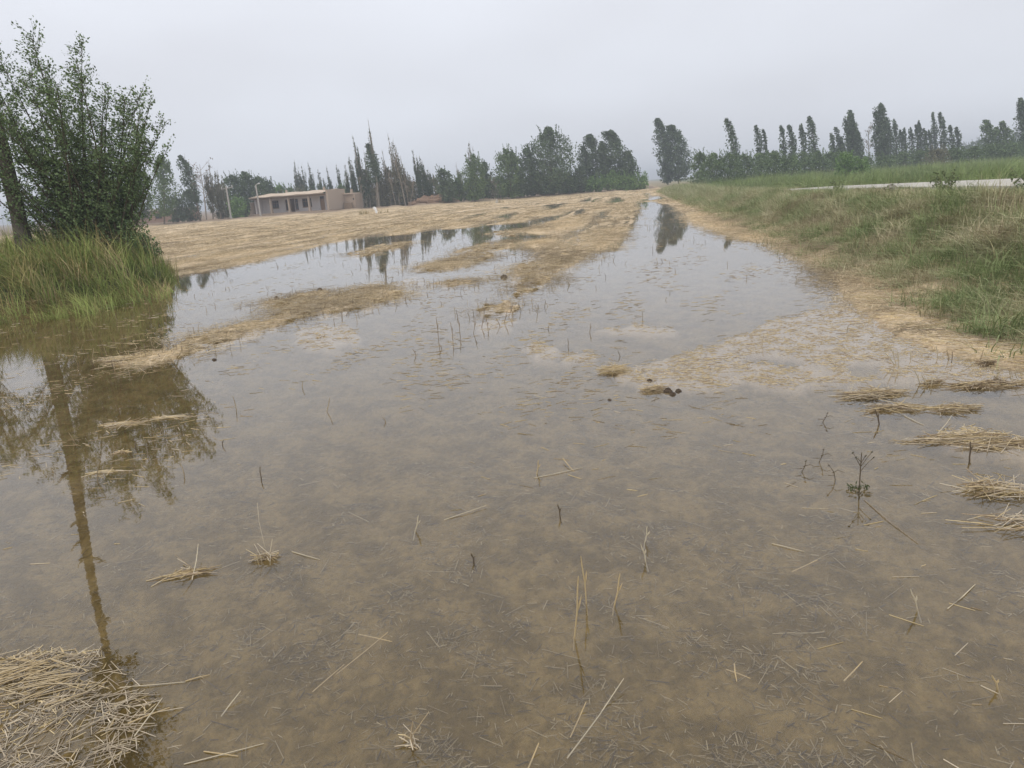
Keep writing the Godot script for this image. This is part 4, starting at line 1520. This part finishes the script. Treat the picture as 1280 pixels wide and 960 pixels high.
# ================================================================= things close by
func straw_heap(called: String, u: float, v: float, rx: float, rz: float, n: int, lift: float, dark: float, label: String, ups := 0) -> void:
	var p := gp(u, v)
	p.y = 0.0
	var o := base(called, p)
	tag(o, label, "straw", "straw tufts in the shallow water")
	var mb := MB.new()
	var spots := []
	for k in 5:
		spots.append([Vector3(rnd(-0.65, 0.65) * rx, 0, rnd(-0.65, 0.65) * rz), rnd(0.3, 0.75)])
	for k in n:
		var a := rnd(0, TAU)
		var sp: Array = spots[rng.randi() % 5]
		var q := sqrt(rng.randf()) * (1.0 + 0.7 * n1.get_noise_2d(u + cos(a) * 1.2, v + sin(a) * 1.2))
		var c: Vector3 = sp[0] + Vector3(cos(a) * rx * q * sp[1], 0.002 + lift * 0.6 * maxf(0.0, 1.0 - q * q) * rng.randf(), sin(a) * rz * q * sp[1])
		var w := rnd(0, PI)
		if rng.randf() < 0.6:
			w = rnd(-0.5, 0.5)
		var l := rnd(0.25, 1.0) * minf(rx, 0.16)
		var d := Vector3(cos(w) * l, rnd(-0.2, 0.25) * lift * 2.0, sin(w) * l)
		var col := straw_col().lerp(lin(0.10, 0.065, 0.035), dark * (1.0 if rng.randf() < 0.5 else 0.3))
		mb.tube([c - d, c + Vector3(0, rnd(0, 0.008), 0), c + d], [0.0018, 0.002, 0.0015], 4, col)
	for k in ups:
		var c := Vector3(rnd(-0.6, 0.6) * rx, -0.02, rnd(-0.6, 0.6) * rz)
		mb.tube([c, c + Vector3(rnd(-0.02, 0.02), 0.05, 0), c + Vector3(rnd(-0.05, 0.05), rnd(0.08, 0.13), rnd(-0.02, 0.02))], [0.002, 0.002, 0.0012], 4, straw_col())
	put(mb, "straws", M.straw, o)


func stalk(called: String, foot: Vector2, top: Vector2, r: float, col: Color, label: String, under := 0.05) -> void:
	var p := gp(foot.x, foot.y)
	var z := -p.z
	var e := at_depth(top.x, top.y, z) - p
	var o := base(called, p)
	tag(o, label, "stubble", "stubble stalks standing in the near water")
	var mb := MB.new()
	var b := -e.normalized() * under
	mb.tube([b, Vector3.ZERO, e * 0.45 + Vector3(0.004, 0, 0), e * 0.8, e], [r, r, r * 1.1, r, r * 0.5], 6, col, col * 1.15)
	var s := put(mb, "stalk", M.straw, o)
	mb = MB.new()
	mb.leaf(e * 0.55 + Vector3(0.01, 0, 0), e * 0.16 + Vector3(0.006, 0, 0), Vector3(0.0035, 0, 0.002), col * 1.1)
	put(mb, "sheath", M.straw, s)


func laid(u0: float, v0: float, u1: float, v1: float, r: float, col: Color, label: String, y0 := 0.002, y1 := 0.002) -> void:
	var a := gp(u0, v0)
	var b := gp(u1, v1)
	var o := base("fallen_straw", (a + b) * 0.5)
	tag(o, label, "straw", "single long straws on the near water")
	var mb := MB.new()
	var h := (b - a) * 0.5
	mb.tube([-h + Vector3(0, y0, 0), Vector3(0, (y0 + y1) * 0.5 + 0.003, 0) + h.cross(Vector3.UP) * 0.04, h + Vector3(0, y1, 0)], [r, r * 0.95, r * 0.6], 6, col)
	put(mb, "straw", M.straw, o)


func build_near_things() -> void:
	var gold := lin(0.44, 0.34, 0.19)
	var pale := lin(0.47, 0.41, 0.30)
	var dark := lin(0.10, 0.075, 0.05)
	# stalks standing in the water
	stalk("stubble_stalk", Vector2(718, 798), Vector2(723, 720), 0.0032, gold, "shorter of two upright golden stalks side by side in open water")
	stalk("stubble_stalk", Vector2(733, 755), Vector2(726, 695), 0.0030, gold, "taller of two upright golden stalks side by side in open water")
	stalk("stubble_stalk", Vector2(768, 757), Vector2(775, 717), 0.0032, gold, "lone golden stalk just beside the upright pair")
	stalk("stubble_stalk", Vector2(519, 664), Vector2(523, 644), 0.0035, pale, "short pale stub standing alone in the shallows")
	stalk("stubble_stalk", Vector2(807, 702), Vector2(801, 680), 0.0032, pale, "pale slanting stub beneath a small forked straw")
	stalk("stubble_stalk", Vector2(806, 678), Vector2(809, 658), 0.0026, pale, "thin forked straw above the pale slanting stub")
	stalk("stubble_stalk", Vector2(1147, 764), Vector2(1138, 736), 0.0028, pale, "thin straw leaning over in clear brown water")
	stalk("stubble_stalk", Vector2(1247, 862), Vector2(1240, 844), 0.0030, gold, "short golden stub with a dark reflected line")
	stalk("stubble_stalk", Vector2(592, 702), Vector2(589, 692), 0.0035, dark, "short dark broken stub in the middle shallows")
	stalk("stubble_stalk", Vector2(700, 645), Vector2(697, 630), 0.0032, dark, "dark crooked stub near thin fallen straws")
	stalk("stubble_stalk", Vector2(671, 592), Vector2(673, 575), 0.0032, gold, "golden bent stub beside floating straw wisps")
	stalk("stubble_stalk", Vector2(1099, 530), Vector2(1094, 512), 0.004, dark, "dark peg-like stub below the flat straw heap")
	stalk("stubble_stalk", Vector2(1212, 570), Vector2(1213, 552), 0.004, dark, "dark peg-like stub beside the thin straw mat")
	for q in [[1150, 480, 1143, 462], [1158, 482, 1152, 468], [1164, 482, 1165, 470], [1120, 455, 1112, 430], [1123, 458, 1121, 436], [1118, 456, 1106, 440], [1172, 446, 1170, 432], [1138, 447, 1138, 438]]:
		stalk("stubble_stalk", Vector2(q[0], q[1]), Vector2(q[2], q[3]), 0.0034, pale, "pale stub standing in the chaff mat behind flat straw heap")
	for q in [[575, 418, 572, 395], [566, 424, 563, 402], [592, 417, 594, 396], [548, 424, 545, 395], [602, 410, 604, 396], [610, 412, 608, 398], [636, 396, 640, 382], [630, 404, 634, 388], [737, 416, 738, 404], [520, 444, 516, 436], [552, 436, 549, 430]]:
		stalk("stubble_stalk", Vector2(q[0], q[1]), Vector2(q[2], q[3]), 0.0034, lin(0.24, 0.18, 0.12), "dark stub in the line of stubble leading to central straw strip")
	# broken tufts
	straw_heap("straw_tuft", 330, 700, 0.05, 0.03, 46, 0.045, 0.7, "little brown straw tuft with thin legs of straw in water", 4)
	straw_heap("straw_tuft", 228, 718, 0.085, 0.04, 40, 0.02, 0.6, "flat pale straw tuft with one raised forked straw", 2)
	straw_heap("straw_tuft", 514, 930, 0.03, 0.025, 10, 0.03, 0.2, "small yellow split stub lying among sunken straw", 3)
	straw_heap("straw_heap", 1085, 492, 0.21, 0.10, 240, 0.045, 0.6, "flat golden straw heap on the water below chaff mat", 2)
	straw_heap("straw_heap", 1128, 510, 0.18, 0.06, 110, 0.035, 0.65, "thin brown straw crescent beside the flat golden heap", 1)
	straw_heap("straw_heap", 1240, 482, 0.24, 0.09, 190, 0.045, 0.8, "brown soaked straw heap at the edge of chaff mat", 2)
	straw_heap("straw_heap", 1190, 512, 0.13, 0.07, 110, 0.04, 0.6, "small ragged straw bit between two bigger straw heaps", 1)
	straw_heap("straw_heap", 1200, 550, 0.22, 0.10, 100, 0.025, 0.55, "loose flat straw tangle near the dark peg-like stub", 0)
	straw_heap("straw_heap", 1250, 558, 0.18, 0.07, 60, 0.025, 0.6, "thin straw trail next to the loose flat tangle", 0)
	straw_heap("straw_heap", 1243, 614, 0.12, 0.09, 95, 0.07, 0.4, "bristling golden straw tuft over dark mud in the shallows", 7)
	straw_heap("straw_heap", 1286, 656, 0.17, 0.17, 60, 0.04, 0.3, "thin spread of pale straws trailing from the bristling tuft", 3)
	straw_heap("straw_heap", 772, 464, 0.12, 0.09, 170, 0.06, 0.25, "small golden straw heap on a chaff patch in open water", 5)
	straw_heap("straw_heap", 818, 487, 0.09, 0.05, 90, 0.05, 0.5, "little brown straw heap beside dark clods", 1)
	straw_heap("straw_heap", 1236, 455, 0.10, 0.05, 60, 0.04, 0.9, "dark rotten straw knot below the golden straw strip", 0)
	straw_heap("straw_heap", 1165, 480, 0.08, 0.05, 60, 0.05, 0.7, "brown straw knot beside the pale stubs", 0)
	straw_heap("straw_heap", 155, 530, 0.17, 0.035, 34, 0.012, 0.2, "thin straw raft afloat on the dark tree reflection", 0)
	straw_heap("straw_heap", 222, 521, 0.16, 0.03, 30, 0.012, 0.2, "slim straw raft at the edge of tree reflection", 0)
	straw_heap("straw_heap", 150, 566, 0.05, 0.03, 24, 0.02, 0.1, "tiny straw bit floating in the tree reflection", 0)
	straw_heap("straw_heap", 140, 590, 0.10, 0.015, 9, 0.008, 0.1, "single short straw bundle floating below the straw rafts", 0)
	# the strip's bristling end, in the reflection
	straw_heap("straw_heap", 165, 448, 0.36, 0.10, 170, 0.05, 0.15, "bristly end of the straw strip reaching into tree reflection", 10)
	# clods
	for q in [[812, 476, 0.02], [835, 489, 0.028], [841, 493, 0.022], [848, 489, 0.022], [762, 500, 0.015], [268, 450, 0.022], [346, 373, 0.035], [630, 347, 0.05], [400, 362, 0.035]]:
		var p := gp(q[0], q[1])
		var o := base("mud_clod", p)
		tag(o, "small dark mud clod showing above the water", "clod", "mud clods in the water")
		var mb := MB.new()
		lump(mb, Vector3(0, -0.01, 0), Vector3(q[2] * 1.3, q[2] * 1.2, q[2]), lin(0.13, 0.10, 0.075), q[0])
		put(mb, "clod", M.mud, o)
	# the pile in the corner
	var pc := gp(40, 905)
	var pile := base("straw_pile", pc)
	tag(pile, "low spread pile of chopped straw at the water's near corner", "straw")
	for layer in 2:
		var mb := MB.new()
		var n: int = [1500, 240][layer]
		for k in n:
			var u := rnd(-160, 230)
			var v := rnd(812, 1010)
			var q := gp(u, v)
			var w := pick(chaff, q.x, q.z)
			if rng.randf() > (w * 1.1 + 0.02) * clampf(0.75 + 1.6 * n1.get_noise_2d(q.x * 4.0, q.z * 4.0), 0.0, 1.0):
				continue
			if layer == 1:
				q = gp(rnd(-120, 90), rnd(828, 880))
			var l := rnd(0.02, 0.075) if layer == 0 else rnd(0.04, 0.11)
			var a := rnd(0, TAU) if layer == 0 else rnd(-0.9, 0.5)
			var c := Vector3(q.x, maxf(height(q.x, q.z), -0.003) + rnd(0.001, 0.009 if layer == 0 else 0.04), q.z) - pc
			var d := Vector3(cos(a) * l, rnd(-0.12, 0.14) * l, sin(a) * l)
			var col := lin(0.50, 0.43, 0.32).lerp(lin(0.26, 0.21, 0.15), rng.randf()) if layer == 0 else gold.lerp(pale, rng.randf() * 0.6)
			mb.tube([c - d, c + Vector3(0, 0.001, 0), c + d], [0.0013, 0.0016, 0.0011] if layer == 0 else [0.0020, 0.0022, 0.0016], 4, col)
		var ob := put(mb, ["chopped_straw", "golden_straw"][layer], M.straw, pile)
	# long single straws
	laid(708, 930, 780, 858, 0.0022, pale, "long straw with white tip slanting out of near water", -0.05, 0.03)
	laid(712, 908, 733, 884, 0.0022, gold, "straw with a small white end beside the longest straw", -0.04, 0.02)
	laid(655, 960, 674, 936, 0.0028, gold, "short thick straw with a white end near the muddy hump", -0.03, 0.02)
	laid(1184, 762, 1219, 731, 0.0024, pale, "pale jointed straw floating alone in clear brown water")
	laid(1055, 848, 1078, 827, 0.0026, gold, "short golden straw sunk near the crossed straws", -0.01, 0.0)
	laid(908, 833, 938, 848, 0.0022, gold, "one of two crossed yellow straws", -0.012, 0.0)
	laid(918, 828, 921, 852, 0.0026, gold, "the upright one of two crossed yellow straws", -0.006, 0.0)
	laid(232, 852, 262, 844, 0.0022, gold, "golden straw lying beside the chopped pile's edge")
	laid(150, 860, 232, 853, 0.0018, pale, "thin pale straw running out from chopped pile")
	laid(160, 905, 212, 885, 0.0030, gold, "stout golden straw bundle at the pile's rim")
	laid(168, 922, 205, 882, 0.0022, pale, "bent pale straw crossing the pile's rim", 0.004, 0.03)
	laid(276, 892, 302, 870, 0.0022, pale, "split pale straw raised above the near mud", -0.01, 0.02)
	laid(255, 940, 298, 946, 0.0020, gold, "flat golden straw end on the near mud")
	laid(230, 956, 330, 930, 0.0018, pale, "thin crooked straw trailing over the near mud")
	laid(390, 860, 430, 830, 0.0020, gold, "sunken yellow straw of a loose crossed pair", -0.015, -0.002)
	laid(420, 838, 485, 790, 0.0020, gold, "longer yellow straw of a loose crossed pair", -0.015, 0.0)
	laid(448, 790, 490, 802, 0.0022, gold, "short yellow straw crossing the longer sunken one", -0.01, 0.0)
	laid(555, 650, 608, 634, 0.0022, pale, "thin pale straw slanting above middle shallows", 0.0, 0.01)
	laid(668, 598, 728, 585, 0.0020, pale, "floating pale straw wisp in the middle shallows")
	laid(704, 577, 718, 590, 0.0024, gold, "short bent straw on a floating wisp", 0.02, 0.0)
	laid(365, 690, 400, 700, 0.0020, pale, "thin straw lying near the little brown tuft")
	laid(1080, 625, 1148, 680, 0.0022, lin(0.24, 0.19, 0.13), "long brown straw slanting from the drowned weed")
	laid(1130, 520, 1155, 532, 0.0025, pale, "pale straw beside the thin brown crescent")
	laid(1172, 542, 1190, 524, 0.0024, pale, "pale straw end poking from the loose tangle", 0.0, 0.03)
	laid(965, 680, 1005, 690, 0.0020, pale, "thin straw drifting in front of the drowned weed")
	laid(990, 712, 1022, 700, 0.0022, gold, "golden straw sunk before the drowned weed", -0.01, 0.0)
	laid(326, 655, 332, 690, 0.0009, pale, "hair-thin long straw rising from the little brown tuft", 0.12, 0.03)
	laid(240, 725, 250, 692, 0.0024, pale, "raised forked straw of the flat pale tuft", 0.0, 0.05)

	# the drowned weed
	var p := gp(1074, 612)
	var weed := base("drowned_weed", p)
	tag(weed, "dark dead weed standing upright in water with small leaves", "weed")
	var z := -p.z
	var mb := MB.new()
	var e := at_depth(1077, 566, z) - p
	mb.tube([Vector3(0, -0.06, 0), Vector3.ZERO, e * 0.6, e], [0.0035, 0.0035, 0.0028, 0.002], 6, dark)
	put(mb, "stem", M.straw, weed)
	mb = MB.new()
	for q in [[1066, 566, 0.62], [1090, 565, 0.62], [1082, 570, 0.7], [1070, 572, 0.75], [1092, 572, 0.5]]:
		var f := at_depth(q[0], q[1], z) - p
		mb.tube([e * q[2], (e * q[2]).lerp(f, 0.6) + Vector3(0, 0.004, 0), f], [0.002, 0.0016, 0.001], 4, dark)
		mb.leaf(f, Vector3(0.007, 0.005, 0), Vector3(-0.003, 0.005, 0.002), lin(0.09, 0.085, 0.05))
	put(mb, "branches", M.straw, weed)
	mb = MB.new()
	for k in 60:
		var c := Vector3(rnd(-0.055, 0.045), rnd(0.0, 0.03), rnd(-0.03, 0.03))
		mb.leaf(c, rvec() * 0.010, rvec() * 0.005, lin(0.06, 0.075, 0.03))
	for k in 16:
		var a := rnd(0, TAU)
		mb.leaf(Vector3(cos(a) * 0.03, 0.002, sin(a) * 0.05 + 0.03), Vector3(cos(a), 0.02, sin(a)) * 0.018, Vector3(-sin(a), 0.1, cos(a)) * 0.004, lin(0.07, 0.055, 0.035))
	put(mb, "leaves", M.leaf, weed)
	# twigs lying half under
	for q in [[1022, 578, 1030, 560, "dark forked twig poking up beside the drowned weed"], [1000, 590, 1008, 575, "thin dark twig with a bud in shallow water"], [1045, 600, 1035, 580, "crooked dark twig close to the drowned weed"], [1026, 528, 1035, 515, "small dark twig below the chaff mat's edge"]]:
		var g := gp(q[0], q[1])
		var f := at_depth(q[2], q[3], -g.z) - g
		var o := base("dead_twig", g)
		tag(o, q[4], "twig", "dead twigs in the water")
		mb = MB.new()
		mb.tube([Vector3(0, -0.02, 0), f * 0.5 + Vector3(0.01, 0, 0), f], [0.0026, 0.0022, 0.0012], 5, dark)
		mb.tube([f * 0.45, f * 0.6 + Vector3(0.03, 0.004, 0.01), f * 0.5 + Vector3(0.055, 0.0, 0.02)], [0.002, 0.0018, 0.001], 5, dark)
		mb.tube([f * 0.3, f * 0.2 + Vector3(-0.035, 0.01, 0.0)], [0.002, 0.001], 5, dark)
		mb.leaf(f * 0.9, Vector3(0.008, 0.004, 0), Vector3(0.0, 0.005, 0.004), dark)
		put(mb, "twig", M.straw, o)
